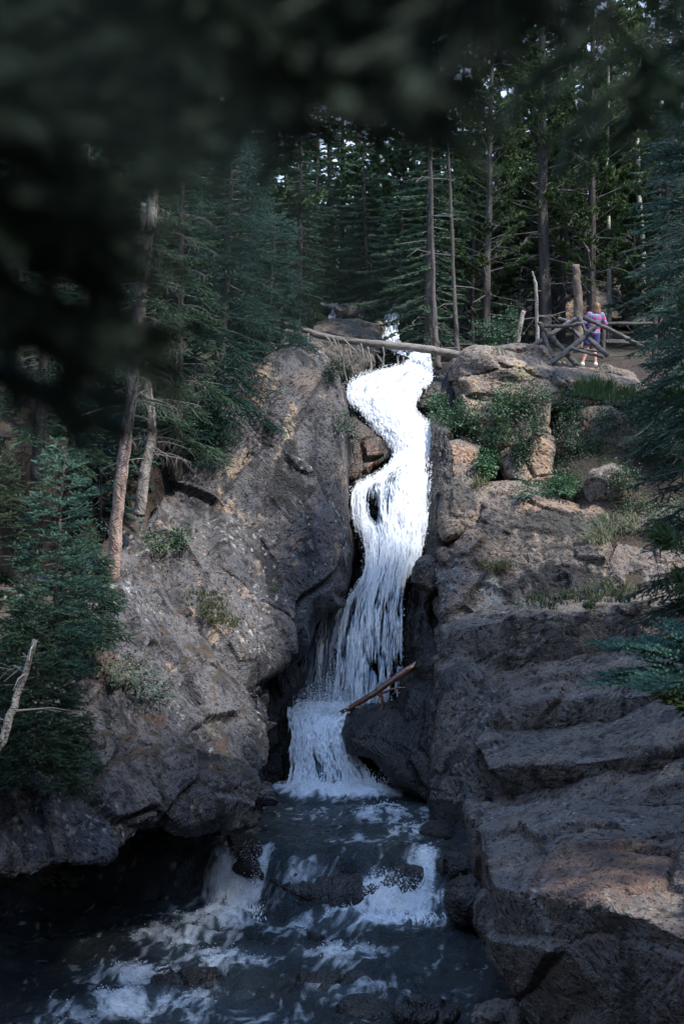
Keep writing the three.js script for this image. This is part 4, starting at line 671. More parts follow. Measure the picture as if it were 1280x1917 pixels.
function putTree(v, pos, label, category, group, turn = 0, scale = 1, name = 'conifer_tree', lean) {
  const g = thing(name, label, category, group, pos); g.rotation.set(lean ? lean[0] : 0, turn, lean ? lean[1] : 0); g.scale.setScalar(scale);
  mesh('trunk', v.trunk, barkMat, g); mesh('branches', v.branches, deadMat, g).userData.kind = 'stuff';
  if (v.crown) mesh('crown', v.crown, leafMat, g).userData.kind = 'stuff';
  return g;
}
const VAR = {
  spruceTall: farConifer({ kind: 'spruce', h: 13, r: 1.9, base: 0.1, n: 120, dense: 6.5, rt: 0.15, seed: 101 }),
  spruceTall2: farConifer({ kind: 'spruce', h: 11, r: 1.6, base: 0.06, n: 110, dense: 7, rt: 0.13, seed: 102 }),
  spruceSmall: farConifer({ kind: 'spruce', h: 5, r: 1.25, base: 0.03, n: 80, dense: 8, rt: 0.06, seed: 103, bare: 4 }),
  spruceSmall2: farConifer({ kind: 'spruce', h: 3.4, r: 1.0, base: 0.02, n: 60, dense: 9, rt: 0.05, seed: 104, bare: 2, pal: BLUE }),
  pineTall: farConifer({ kind: 'pine', h: 15, r: 1.8, base: 0.2, n: 100, dense: 7.5, rt: 0.15, seed: 105, bare: 34 }),
  pineTall2: farConifer({ kind: 'pine', h: 12, r: 1.6, base: 0.12, n: 96, dense: 8, rt: 0.12, seed: 106, bare: 30, bark: DARKBARK }),
  pineHigh: farConifer({ kind: 'pine', h: 18, r: 2.0, base: 0.58, n: 90, dense: 8, rt: 0.17, seed: 108, bare: 10 }),  // crown set high to cast far shade and let sun pass below
  pineSmall: farConifer({ kind: 'pine', h: 6, r: 1.2, base: 0.1, n: 56, dense: 9, rt: 0.07, seed: 107, bare: 10 }),
};
const onGround = (px, row, d) => { const p = P(px, row, d); p.y = ground(p.x, p.z) - 0.05; return p; };
{ // the trees one can point to
  putTree(VAR.spruceTall2, onGround(800, 600, 39.6), 'dark spruce standing at the stream edge just behind the fallen log', 'spruce tree', null, 0.4, 0.85, 'spruce_tree');
  putTree(VAR.spruceSmall, onGround(745, 600, 43), 'bushy spruce over the little upstream cascade', 'spruce tree', null, 2.1, 1.15, 'spruce_tree');
  putTree(VAR.pineTall, onGround(1020, 600, 42.5), 'tall straight grey-trunked pine behind the fence, its trunk bare low down', 'pine tree', null, 0.9, 1.15, 'pine_tree');
  putTree(VAR.pineTall2, onGround(1050, 600, 44.5), 'dark-trunked pine close behind the tall grey pine', 'pine tree', null, 2.7, 1.2, 'pine_tree');
  putTree(VAR.pineTall2, onGround(1106, 590, 43), 'dark-trunked pine directly behind the person', 'pine tree', null, 4.4, 1.15, 'pine_tree');
  putTree(VAR.pineTall, onGround(908, 600, 41.5), 'slightly leaning pine between the spruce and the fence', 'pine tree', null, 5.2, 0.8, 'pine_tree', [0, -0.035]);
  putTree(VAR.spruceSmall2, onGround(925, 640, 39.5), 'low bushy young spruce left of the fence on the bank', 'spruce tree', null, 1.2, 0.42, 'spruce_tree');
  putTree(VAR.spruceTall, onGround(640, 585, 47), 'broad spruce behind the round boulder', 'spruce tree', null, 3.9, 0.8, 'spruce_tree');
  putTree(VAR.spruceTall2, onGround(560, 620, 42), 'full green spruce at the far end of the fallen log', 'spruce tree', null, 0.2, 0.75, 'spruce_tree');
  putTree(VAR.spruceSmall, onGround(690, 590, 46), 'rounded young spruce between the pale rock and the little cascade', 'spruce tree', null, 4.1, 1.0, 'spruce_tree');
}
{ // the wood behind, tree by tree
  const r = rng(321), placed = [], kinds = [['pineTall', 'pine_tree', 'pine tree', 'green pine in the dense wood behind the falls', 'pines of the wood behind'], ['pineTall2', 'pine_tree', 'pine tree', 'green pine in the dense wood behind the falls', 'pines of the wood behind'], ['spruceTall', 'spruce_tree', 'spruce tree', 'dark spruce in the dense wood behind the falls', 'spruces of the wood behind'], ['spruceTall2', 'spruce_tree', 'spruce tree', 'dark spruce in the dense wood behind the falls', 'spruces of the wood behind'], ['spruceSmall', 'spruce_tree', 'spruce tree', 'dark spruce in the dense wood behind the falls', 'spruces of the wood behind'], ['pineSmall', 'pine_tree', 'pine tree', 'green pine in the dense wood behind the falls', 'pines of the wood behind']];
  let n = 0;
  for (let i = 0; i < 6000 && n < 175; i++) {
    const d = 42.5 + 40 * Math.pow(r(), 1.3), x = (r() * 2 - 1) * (0.285 * d), z = -d, pp = 640 + x / d * F;
    if (Math.abs(x - streamX(d)) < 1.1 && d < 52) continue; if (d > 56 && r() < 0.45) continue;
    if (d < 46 && pp > 820 && pp < 1200) continue; if (d > 47 && ((pp > 490 && pp < 800) || (pp > 960 && pp < 1060)) && r() < 0.75) continue;
    if (placed.some(q => (q[0] - x) ** 2 + (q[1] - z) ** 2 < (1.25 + 0.012 * d) ** 2)) continue;
    placed.push([x, z]); n++;
    const small = r() < 0.5, k = small ? 4 + (r() * 2 | 0) : r() < 0.62 ? (r() * 2 | 0) : 2 + (r() * 2 | 0), [v, nm, cat, lab, grp] = kinds[k];
    putTree(VAR[v], V3(x, ground(x, z) - 0.1, z), lab, cat, grp, r() * 6.28, (d > 56 ? 0.62 : 0.75) + 0.42 * r(), nm, [(r() - 0.5) * 0.06, (r() - 0.5) * 0.06]);
  }
}
// bare poles, snags and pale aspen stems
function pole(name, label, category, list, color, seed, twigs = 8, group) {
  const g = thing(name, label, category, group), pts = curve(list, 8, 0.03, seed), r = rng(seed);
  mesh('trunk', tube(pts, 9, 0.12, seed, color), barkMat, g);
  const tw = [];
  for (let i = 0; i < twigs; i++) { const k = (r() * (pts.length - 1)) | 0, p = pts[k][0], L = 0.25 + 0.7 * r(), a = ang(r() * 6.28), q = p.clone().addScaledVector(a, L * 0.6).add(V3(0, L * 0.15 * (r() - 0.4), 0)), e = p.clone().addScaledVector(a, L).add(V3(0, -0.35 * L * r(), 0)); tw.push(tube([[p, 0.012], [q, 0.008], [e, 0.003]], 4)); for (let m = 0; m < 2; m++) { const s = p.clone().lerp(e, 0.4 + 0.5 * r()); tw.push(tube([[s, 0.005], [s.clone().add(V3((r() - 0.5) * 0.4, (r() - 0.5) * 0.3, (r() - 0.5) * 0.4)), 0.002]], 3)); } }
  if (tw.length) mesh('branches', mergeGeometries(tw), deadMat, g).userData.kind = 'stuff';
  return g;
}
const gy = (px, d) => { const p = P(px, 700, d), y = ground(p.x, p.z); return 800 - (y - EYE - 0.15) / d * F + 8; };   // photo row of the ground there
pole('aspen_tree', 'pale spotted aspen stem catching light high in the wood', 'aspen tree', [[866, gy(866, 52), 52, 0.085], [868, 420, 52, 0.08], [866, 300, 52, 0.07], [868, 120, 52, 0.05]], ASPEN, 3, 10);
pole('aspen_tree', 'thin pale green aspen stem beside the person', 'aspen tree', [[1141, gy(1141, 45), 45, 0.07], [1139, 480, 45, 0.065], [1136, 330, 45, 0.055], [1138, 120, 45, 0.04]], ASPEN, 4, 6);
pole('aspen_tree', 'tall crooked white aspen stem near the dark spruce at the picture edge', 'aspen tree', [[1203, gy(1203, 46), 46, 0.09], [1202, 460, 46, 0.085], [1192, 300, 46, 0.075], [1198, 100, 46, 0.05]], ASPEN, 5, 9);
pole('aspen_tree', 'short bent white aspen stem leaning over the green wood', 'aspen tree', [[622, gy(622, 52), 52, 0.05], [632, 490, 52, 0.05], [646, 430, 52, 0.04], [668, 390, 52, 0.02]], ASPEN, 6, 5);
pole('dead_tree', 'tan peeling trunk leaning in the middle of the wood', 'dead tree', [[808, gy(808, 50), 50, 0.12], [800, 400, 50, 0.11], [790, 250, 50, 0.09], [786, 100, 50, 0.06]], TANBARK, 7, 14);
pole('dead_tree', 'grey bare trunk crossing behind the tan peeling one', 'dead tree', [[850, gy(850, 48), 48, 0.10], [832, 420, 48, 0.09], [808, 250, 48, 0.08], [795, 60, 48, 0.05]], GREYBARK, 8, 16);
pole('snag', 'broken tan snag rising just left of the person', 'snag', [[1082, 660, 38.6, 0.13], [1082, 600, 38.6, 0.125], [1080, 540, 38.6, 0.115], [1077, 496, 38.6, 0.10]], bark([0.085, 0.066, 0.054], [0.22, 0.165, 0.13], 6), 9, 2);
pole('dead_pole', 'thin pale upright dead stem at the fence end', 'dead stem', [[1006, 668, 38.2, 0.055], [1005, 600, 38.2, 0.05], [1001, 530, 38.2, 0.045], [996, 508, 38.2, 0.02]], DEADBARK, 10, 3);
pole('stump', 'short grey stump leaning in the shade behind the fence', 'stump', [[966, 642, 40, 0.09], [972, 612, 40, 0.085], [980, 582, 40, 0.06]], DEADBARK, 11, 1);
pole('dead_tree', 'grey twin-stemmed trunk at the fallen log, rising into the spruce', 'dead tree', [[858, 668, 37.6, 0.065], [852, 600, 37.8, 0.06], [846, 460, 38, 0.05], [838, 250, 38, 0.03]], GREYBARK, 12, 12);
pole('dead_tree', 'short bare trunk standing in the water under the fallen log end', 'dead tree', [[820, 690, 36.6, 0.09], [816, 640, 36.9, 0.085], [812, 560, 37.2, 0.07], [806, 300, 37.4, 0.03]], GREYBARK, 13, 12);

// ---- nearer spruces: every shoot a bottlebrush of needles
function twigGeo(len, needle, wid, n, seed) {
  const r = rng(seed), p = [], idx = [];
  for (let i = 0; i < n; i++) {
    const u = i / n, a = i * 2.4, d = V3(Math.cos(a), Math.sin(a), 0.75 + 0.3 * r()).normalize(), b = V3(-Math.sin(a), Math.cos(a), 0).multiplyScalar(wid), L = needle * (0.8 + 0.4 * r()) * (u > 0.85 ? 1 : 1), o = V3(0, 0, len * u), k = p.length / 3;
    p.push(o.x - b.x, o.y - b.y, o.z, o.x + b.x, o.y + b.y, o.z, o.x + d.x * L, o.y + d.y * L, o.z + d.z * L); idx.push(k, k + 1, k + 2);
  }
  const k = p.length / 3; p.push(-0.002, 0, 0, 0.002, 0, 0, 0, 0, len); idx.push(k, k + 1, k + 2);
  return geom(p, idx);
}
const TWIG = twigGeo(0.14, 0.026, 0.0042, 56, 5), TWIG_BLUE = twigGeo(0.10, 0.022, 0.0036, 56, 6), TWIG_NEAR = twigGeo(0.11, 0.02, 0.0016, 150, 7);
function shoots(p0, dir, L, o, r, depth = 0) { // an axis with side shoots, flat and drooping
  const side = V3().crossVectors(dir, V3(0, 1, 0)).normalize(), p = p0.clone(), d = dir.clone(), step = o.step, n = Math.max(1, Math.round(L / step)), line = [[p.clone(), 0.003 + L * 0.007]];
  for (let i = 0; i < n; i++) {
    const u = i / n; d.y += (o.sag * (depth ? 0.5 : 1) * (u < 0.75 ? -1 : 1.6)) * step; d.x += (r() - 0.5) * 0.06; d.z += (r() - 0.5) * 0.06; d.normalize(); p.addScaledVector(d, step); line.push([p.clone(), 0.003 + L * 0.007 * (1 - u)]);
    if (u > (depth ? 0 : o.bareIn ?? 0.18) || depth) o.emit(p.clone().addScaledVector(d, -step), d.clone(), 1, depth);
    if (depth < 2 && (depth || u > (o.bareIn ?? 0.18))) for (const s of [-1, 1]) {
      if (r() < 0.12) continue; const tilt = (r() - 0.5) * (o.roll ?? 0.7); const l = (depth ? 0.45 : 0.5) * (L * (1 - u)) * (0.75 + 0.4 * r()) + (depth ? 0 : 0.06);
      const q = d.clone().multiplyScalar(0.72).addScaledVector(side, s * 0.75).add(V3(0, (o.lift ?? -0.18) + 0.16 * r() + tilt, 0)).normalize();
      if (l > step * 0.9) shoots(p, q, l, o, r, depth + 1); else o.emit(p.clone(), q, 0.85, depth + 1);
    }
  }
  if (depth === 0) o.lines.push(line);
}
function twigSet(o) { const mats = [], cols = [], q = new THREE.Quaternion(), z = V3(0, 0, 1), r = rng(o.seed + 5); return { mats, cols, emit: (p, d, k, depth) => { q.setFromUnitVectors(z, d); const s = k * o.size * (0.8 + 0.45 * r()); mats.push(new THREE.Matrix4().compose(p, q, V3(s, s, s))); const c = mixc(o.pal[0], o.pal[1], clamp(0.45 + 0.9 * (r() - 0.5) + (depth > 1 ? 0.15 : 0))); cols.push(new THREE.Color().setRGB(c[0], c[1], c[2])); } }; }
function nearSpruce(name, label, o) {
  const r = rng(o.seed), g = thing(name, label, 'spruce tree', o.group), T = twigSet({ size: o.size ?? 1, pal: o.pal || SPRUCE, seed: o.seed }), lines = [], S = { step: o.step ?? 0.11, sag: o.sag ?? 0.35, emit: T.emit, lines, bareIn: o.bareIn, roll: o.roll, lift: o.lift };
  const tr = o.trunk.map(a => Array.isArray(a) ? a : a), pts = curve(tr, 16, 0.02, o.seed), len = pts.length - 1;
  for (let i = 0; i < o.n; i++) {
    const t = lerp(o.from, 1, (i + r()) / o.n), f = t * len, k = Math.min(len - 1, f | 0), p = pts[k][0].clone().lerp(pts[k + 1][0], f - k), u = (t - o.from) / (1 - o.from), L = (o.r * Math.pow(1 - u, o.pow ?? 0.85) + 0.07) * (0.65 + 0.5 * r()), az = o.face && r() < 0.72 ? o.face + (r() - 0.5) * 2.6 : i * 2.399 + r();
    const d = ang(az).add(V3(0, lerp(o.tilt ?? -0.12, 0.75, u ** 2.2) + 0.2 * (r() - 0.5), 0)).normalize();
    if (o.keep && !o.keep(p, d, L, u)) continue;
    shoots(p, d, L, S, r);
  }
  shoots(pts[len - 0][0].clone(), V3(0, 1, 0), 0.12, S, r, 1);
  mesh('trunk', tube(pts, 14, 0.14, o.seed, o.bark || GREYBARK), barkMat, g);
  const wood = lines.map(l => tube(l.filter((_, i) => i % 3 === 0 || i === l.length - 1), 3));
  for (let i = 0; i < (o.dead ?? 0); i++) { const t = (o.deadFrom ?? 0.1) + (o.deadTo ?? 0.6) * r(), f = t * len, k = Math.min(len - 1, f | 0), p = pts[k][0].clone(), a = ang(r() * 6.28), L = (o.deadLen ?? 1.1) * (0.3 + 0.8 * r()); let q = p.clone(), d = a.clone().add(V3(0, 0.1 * r(), 0)); const l = [[q.clone(), 0.012]]; for (let m = 0; m < 6; m++) { d.y -= 0.14 * r(); d.normalize(); q.addScaledVector(d, L / 6); l.push([q.clone(), 0.011 * (1 - m / 6) + 0.002]); for (let w = 0; w < 3; w++) { const e = q.clone().add(V3((r() - 0.5) * 0.36, -0.28 * r(), (r() - 0.5) * 0.36)); wood.push(tube([[q.clone(), 0.004], [q.clone().lerp(e, 0.5).add(V3(0, 0.03, 0)), 0.003], [e, 0.0015]], 3)); } } wood.push(tube(l, 4)); }
  if (wood.length) mesh('branches', mergeGeometries(wood), deadMat, g).userData.kind = 'stuff';
  instanced('crown', o.geo || TWIG, needleMat, T.mats, T.cols, g);
  return g;
}
nearSpruce('spruce_tree', 'leaning spruce with a bare peeling orange-tan lower trunk on the left bank', { seed: 51, trunk: [[208, 1140, 26.6, 0.14], [220, 960, 26.4, 0.115], [236, 820, 26.3, 0.112], [252, 680, 26.1, 0.108], [266, 540, 26, 0.105], [284, 400, 26, 0.095], [302, 200, 26, 0.09], [322, -150, 26, 0.04]], from: 0.52, n: 34, r: 1.35, pow: 0.5, step: 0.12, dead: 34, deadFrom: 0.3, deadTo: 0.45, deadLen: 1.0, bark: (l, q, p, cap) => mixc(TANBARK(l, q, p, cap), DEADBARK(l, q, p, false), sstep(2.9, 3.6, l + 0.5 * noise(q, l * 2, 3))) });
nearSpruce('spruce_tree', 'split grey-trunked spruce right beside the leaning bare-trunked one', { seed: 52, trunk: [[260, 965, 28.2, 0.12], [272, 880, 28.2, 0.11], [284, 810, 28.3, 0.1], [270, 680, 28.4, 0.09], [262, 540, 28.4, 0.08], [270, 380, 28.4, 0.05]], from: 0.45, n: 26, r: 1.2, pow: 0.5, step: 0.12, dead: 30, deadFrom: 0.25, deadTo: 0.5, bark: DEADBARK });
nearSpruce('spruce_tree', 'dense teal-green spruce leaning its boughs over the top of the tall grey cliff', { seed: 53, trunk: [[395, 900, 32.3, 0.14], [410, 700, 32.4, 0.12], [425, 500, 32.5, 0.09], [432, 330, 32.6, 0.05], [436, 260, 32.6, 0.02]], from: 0.1, n: 110, r: 2.0, pow: 0.6, step: 0.13, size: 1.15, dead: 14, pal: [[0.03, 0.08, 0.064], [0.05, 0.125, 0.1]], tilt: -0.2 });
nearSpruce('spruce_tree', 'smaller teal spruce rooted at the top edge of the tall grey cliff', { seed: 54, trunk: [[498, 690, 34.2, 0.08], [505, 560, 34.3, 0.06], [512, 440, 34.4, 0.03], [514, 400, 34.4, 0.01]], from: 0.04, n: 90, r: 1.25, step: 0.11, size: 1.1, pal: [[0.032, 0.085, 0.068], [0.055, 0.135, 0.108]], tilt: -0.25 });
nearSpruce('spruce_tree', 'dark spruce behind the leaning trunk on the left bank', { seed: 55, trunk: [[330, 900, 31, 0.13], [335, 650, 31, 0.1], [340, 400, 31, 0.06], [342, 250, 31, 0.02]], from: 0.12, n: 80, r: 1.5, step: 0.14, size: 1.15, dead: 20, tilt: -0.25 });
nearSpruce('spruce_tree', 'shadowy spruce behind the blurred boughs at the left edge', { seed: 56, trunk: [[70, 900, 27, 0.14], [85, 650, 27, 0.11], [95, 400, 27, 0.07], [100, 200, 27, 0.03]], from: 0.1, n: 56, r: 1.7, step: 0.14, size: 1.15, dead: 16 });
nearSpruce('spruce_tree', 'spruce with faintly lit boughs between the left edge and the leaning trunk', { seed: 57, trunk: [[152, 930, 29, 0.12], [158, 650, 29, 0.1], [165, 400, 29, 0.06], [168, 240, 29, 0.02]], from: 0.15, n: 50, r: 1.35, step: 0.14, size: 1.15, dead: 16 });
nearSpruce('spruce_sapling', 'bright blue-green young spruce with a pointed top on the left bank', { seed: 58, trunk: [[100, 1240, 20, 0.035], [108, 1060, 20, 0.028], [116, 920, 20, 0.018], [126, 800, 20, 0.006]], from: 0.02, n: 84, r: 0.66, pow: 0.8, step: 0.08, size: 1.1, roll: 0.8, lift: 0, pal: [[0.05, 0.115, 0.075], [0.10, 0.20, 0.14]], geo: TWIG_BLUE, tilt: -0.08, sag: 0.25 });
nearSpruce('spruce_sapling', 'low dark green spruce overhanging the big rock beside the dead stick', { seed: 59, trunk: [[70, 1440, 19.6, 0.03], [72, 1330, 19.6, 0.025], [66, 1200, 19.6, 0.016], [60, 1080, 19.6, 0.006]], from: 0.02, n: 100, r: 0.85, step: 0.085, roll: 1.0, lift: -0.05, pal: [[0.03, 0.062, 0.034], [0.05, 0.098, 0.05]], tilt: -0.2 });
nearSpruce('spruce_sapling', 'olive young spruce cut off by the left edge', { seed: 60, trunk: [[-20, 1330, 21, 0.05], [-15, 1150, 21, 0.04], [-8, 950, 21, 0.02], [-4, 850, 21, 0.006]], from: 0.02, n: 95, r: 1.0, step: 0.09, roll: 1.0, pal: [[0.03, 0.05, 0.022], [0.05, 0.08, 0.036]] });
nearSpruce('spruce_sapling', 'small spruce crowding the foot of the bare leaning trunk', { seed: 61, trunk: [[150, 1190, 23, 0.03], [152, 1090, 23, 0.02], [156, 990, 23, 0.006]], from: 0.02, n: 80, r: 0.75, step: 0.08, roll: 1.0, pal: [[0.028, 0.066, 0.042], [0.045, 0.1, 0.062]], tilt: -0.1 });
nearSpruce('spruce_tree', 'big shaded spruce at the right edge with grey dead twigs', { seed: 62, trunk: [[1345, 1260, 21, 0.16], [1345, 900, 21.2, 0.14], [1342, 500, 21.4, 0.11], [1338, 100, 21.6, 0.07], [1336, -150, 21.6, 0.03]], from: 0.06, n: 46, r: 1.6, pow: 0.45, step: 0.12, pal: [[0.03, 0.066, 0.044], [0.055, 0.105, 0.07]], dead: 90, deadTo: 0.85, deadLen: 1.3, tilt: -0.15, face: Math.PI });
nearSpruce('spruce_tree', 'spruce whose lit bough tips reach across the fence from the right edge', { seed: 63, trunk: [[1316, 880, 34.5, 0.14], [1314, 720, 34.5, 0.13], [1310, 480, 34.5, 0.1], [1306, 220, 34.5, 0.06], [1304, 60, 34.5, 0.02]], from: 0.05, n: 76, r: 2.3, pow: 0.6, step: 0.13, size: 1.1, dead: 20, pal: [[0.028, 0.075, 0.058], [0.045, 0.115, 0.09]], tilt: -0.15, face: Math.PI });
nearSpruce('spruce_sapling', 'small blue-green spruce bough fanning over the dark ledges at the right edge', { seed: 64, trunk: [[1352, 1275, 17, 0.03], [1346, 1262, 17, 0.026], [1340, 1245, 17, 0.02], [1334, 1232, 17, 0.006]], from: 0.05, n: 9, r: 1.5, pow: 0.15, step: 0.075, size: 1.1, roll: 0.35, lift: 0.0, pal: [[0.06, 0.14, 0.105], [0.11, 0.23, 0.175]], geo: TWIG_BLUE, face: Math.PI, tilt: 0.0, sag: 0.12 });
pole('dead_stick', 'bare grey dead stick leaning at the left edge above the big rock', 'dead stick', [[-8, 1418, 17.6, 0.055], [18, 1350, 17.6, 0.05], [44, 1270, 17.6, 0.042], [66, 1196, 17.6, 0.03]], DEADBARK, 15, 9);

for (const [x, d, k, l] of [[7.2, 19, 'spruceTall', 'tall spruce on the rock bank just past the right edge, over the flat slab'], [8.2, 23.5, 'pineTall', 'tall pine on the rock bank just past the right edge, over the grey ledges'], [6.4, 14, 'pineHigh', 'bare-stemmed pine at the near end of the rock bank past the right edge'], [6.3, 17.6, 'pineTall2', 'dark-barked pine between the spruces past the right edge'], [7.0, 21.2, 'pineTall', 'pine rooted above the low ledge past the right edge']]) putTree(VAR[k], V3(x, ground(x, -d) - 0.2, -d), l, k[0] === 'p' ? 'pine tree' : 'spruce tree', null, d, 1.2, k[0] === 'p' ? 'pine_tree' : 'spruce_tree');
for (const [x, d, k, l] of [[7.6, 15.4, 'pineHigh', 'very tall pine added for shade past the right edge, nearest the viewpoint'], [8.2, 17.8, 'spruceTall', 'very tall spruce added for shade past the right edge above the slab'], [7.4, 12.8, 'pineHigh', 'very tall pine added for shade past the right edge beside the viewpoint'], [9.2, 20.2, 'pineTall2', 'very tall dark-barked pine added for shade past the right edge above the ledges'], [9.8, 23, 'spruceTall', 'very tall spruce added for shade past the right edge above the long block']]) putTree(VAR[k], V3(x, ground(x, -d) - 0.2, -d), l, k[0] === 'p' ? 'pine tree' : 'spruce tree', null, d, k === 'pineHigh' ? 1.45 : 1.7, k[0] === 'p' ? 'pine_tree' : 'spruce_tree');  // unseen oversized trees added to shade the lower stream
for (const [px, d, k, l, sc] of [[40, 31, 'spruceTall2', 'dark spruce in the shade just behind the blue-green sapling', 0.8], [118, 33, 'spruceSmall', 'young spruce filling the gap left of the leaning trunk', 1.3], [205, 35, 'spruceTall2', 'spruce in the gap behind the leaning bare trunk', 0.75], [-30, 26, 'spruceSmall', 'young spruce half cut off by the left edge behind the olive sapling', 1.3], [160, 30.5, 'spruceSmall2', 'small bushy spruce low behind the leaning trunk', 0.8], [300, 36, 'spruceTall', 'tall spruce above the left bank behind the split trunk', 0.85], [470, 38, 'spruceTall2', 'green spruce rising behind the tall grey cliff', 0.8], [236, 30, 'spruceSmall2', 'low bushy spruce at the foot of the split grey trunk', 0.7], [188, 29, 'spruceSmall2', 'low bushy spruce at the foot of the bare leaning trunk', 0.75], [300, 32, 'spruceSmall2', 'low bushy spruce in the gap between the split trunk and the cliff', 0.8]]) putTree(VAR[k], onGround(px, 900, d), l, 'spruce tree', null, px, sc, 'spruce_tree');
for (const [x, d, l] of [[8.4, 26.3, 'lofty bare-stemmed pine added for shade past the right edge opposite the drift log'], [10.4, 25.2, 'lofty bare-stemmed pine added for shade farther back past the right edge opposite the plunge pool'], [8.9, 23.2, 'lofty bare-stemmed pine added for shade past the right edge opposite the pool']]) putTree(VAR.pineHigh, V3(x, ground(x, -d) - 0.2, -d), l, 'pine tree', null, d, 1.02, 'pine_tree');  // unseen pines added to shade the gorge slot and lower fall
for (const [px, d, k, sc, l] of [[690, 44.6, 'spruceSmall', 1.3, 'young spruce right behind the pale angular rock'], [762, 46.5, 'pineSmall', 1.35, 'young pine between the upstream cascade and the tan peeling trunk'], [830, 45, 'pineSmall', 1.2, 'young pine just right of the crossing grey trunk'], [884, 43.4, 'pineSmall', 1.05, 'young pine touching the slightly leaning pine'], [950, 46, 'pineSmall', 1.4, 'olive young pine in the gap left of the thin dead stem'], [985, 45, 'spruceSmall', 1.0, 'young spruce behind the leaning stump'], [1072, 48.5, 'pineSmall', 1.5, 'olive young pine behind the broken snag'], [1128, 51, 'pineSmall', 1.5, 'olive young pine behind the thin pale aspen'], [1182, 49, 'pineSmall', 1.35, 'olive young pine beside the crooked white aspen'], [1232, 44, 'spruceSmall', 1.2, 'young spruce at the far end of the low rail fence'], [610, 46, 'pineSmall', 1.3, 'young pine behind the bleached white log'], [540, 45, 'spruceSmall', 1.35, 'young spruce behind the upstream end of the bleached log'], [480, 43, 'pineSmall', 1.4, 'olive young pine above the tall grey cliff'], [622, 55, 'spruceTall', 0.95, 'spruce against the sky gap above the bleached log'], [664, 60, 'pineTall', 1.0, 'pine standing in the middle of the sky gap above the falls'], [706, 57, 'spruceTall2', 1.05, 'spruce at the far side of the sky gap above the falls']]) putTree(VAR[k], onGround(px, 600, d), l, k[0] === 'p' ? 'pine tree' : 'spruce tree', null, px, sc, k[0] === 'p' ? 'pine_tree' : 'spruce_tree');
{ // the rest of the wood round the glade: beside and behind the place the photograph was taken from
  const r = rng(777), placed = []; let n = 0;
  for (let i = 0; i < 34; i++) { const x = (r() * 2 - 1) * 15, d = -3.5 - 13 * r(), k = r() * 4 | 0; if (Math.abs(x) < 2.2 && d > -5) continue; placed.push([x, -d]); putTree(VAR[['pineTall', 'pineTall2', 'spruceTall', 'spruceTall2'][k]], V3(x, ground(x, -d) - 0.2, -d), k < 2 ? 'tall pine closing the glade beside and behind the viewpoint' : 'tall spruce closing the glade beside and behind the viewpoint', k < 2 ? 'pine tree' : 'spruce tree', k < 2 ? 'pines round the glade' : 'spruces round the glade', r() * 6.28, 0.95 + 0.4 * r(), k < 2 ? 'pine_tree' : 'spruce_tree'); }
  for (let i = 0; i < 4000 && n < 64; i++) {
    const d = -16 + 52 * r(), s = r() < 0.5 ? -1 : 1, x = d < 0 ? (r() * 2 - 1) * 16 : s * (4.2 + 0.27 * d + 9 * r()); if (d > -1.5 && d < 4 && Math.abs(x) < 4.5) continue;
    if (d < 0 && Math.abs(x) < 2.5 && d > -4) continue; if (x > 0 && d > 22.5) continue;
    if (placed.some(q => (q[0] - x) ** 2 + (q[1] + d) ** 2 < 4.4)) continue; placed.push([x, -d]); n++;
    const k = r() * 4 | 0; putTree(VAR[['pineTall', 'pineTall2', 'spruceTall', 'spruceTall2'][k]], V3(x, ground(x, -d) - 0.2, -d), k < 2 ? 'tall pine closing the glade beside and behind the viewpoint' : 'tall spruce closing the glade beside and behind the viewpoint', k < 2 ? 'pine tree' : 'spruce tree', k < 2 ? 'pines round the glade' : 'spruces round the glade', r() * 6.28, 0.95 + 0.4 * r(), k < 2 ? 'pine_tree' : 'spruce_tree');
  }
}
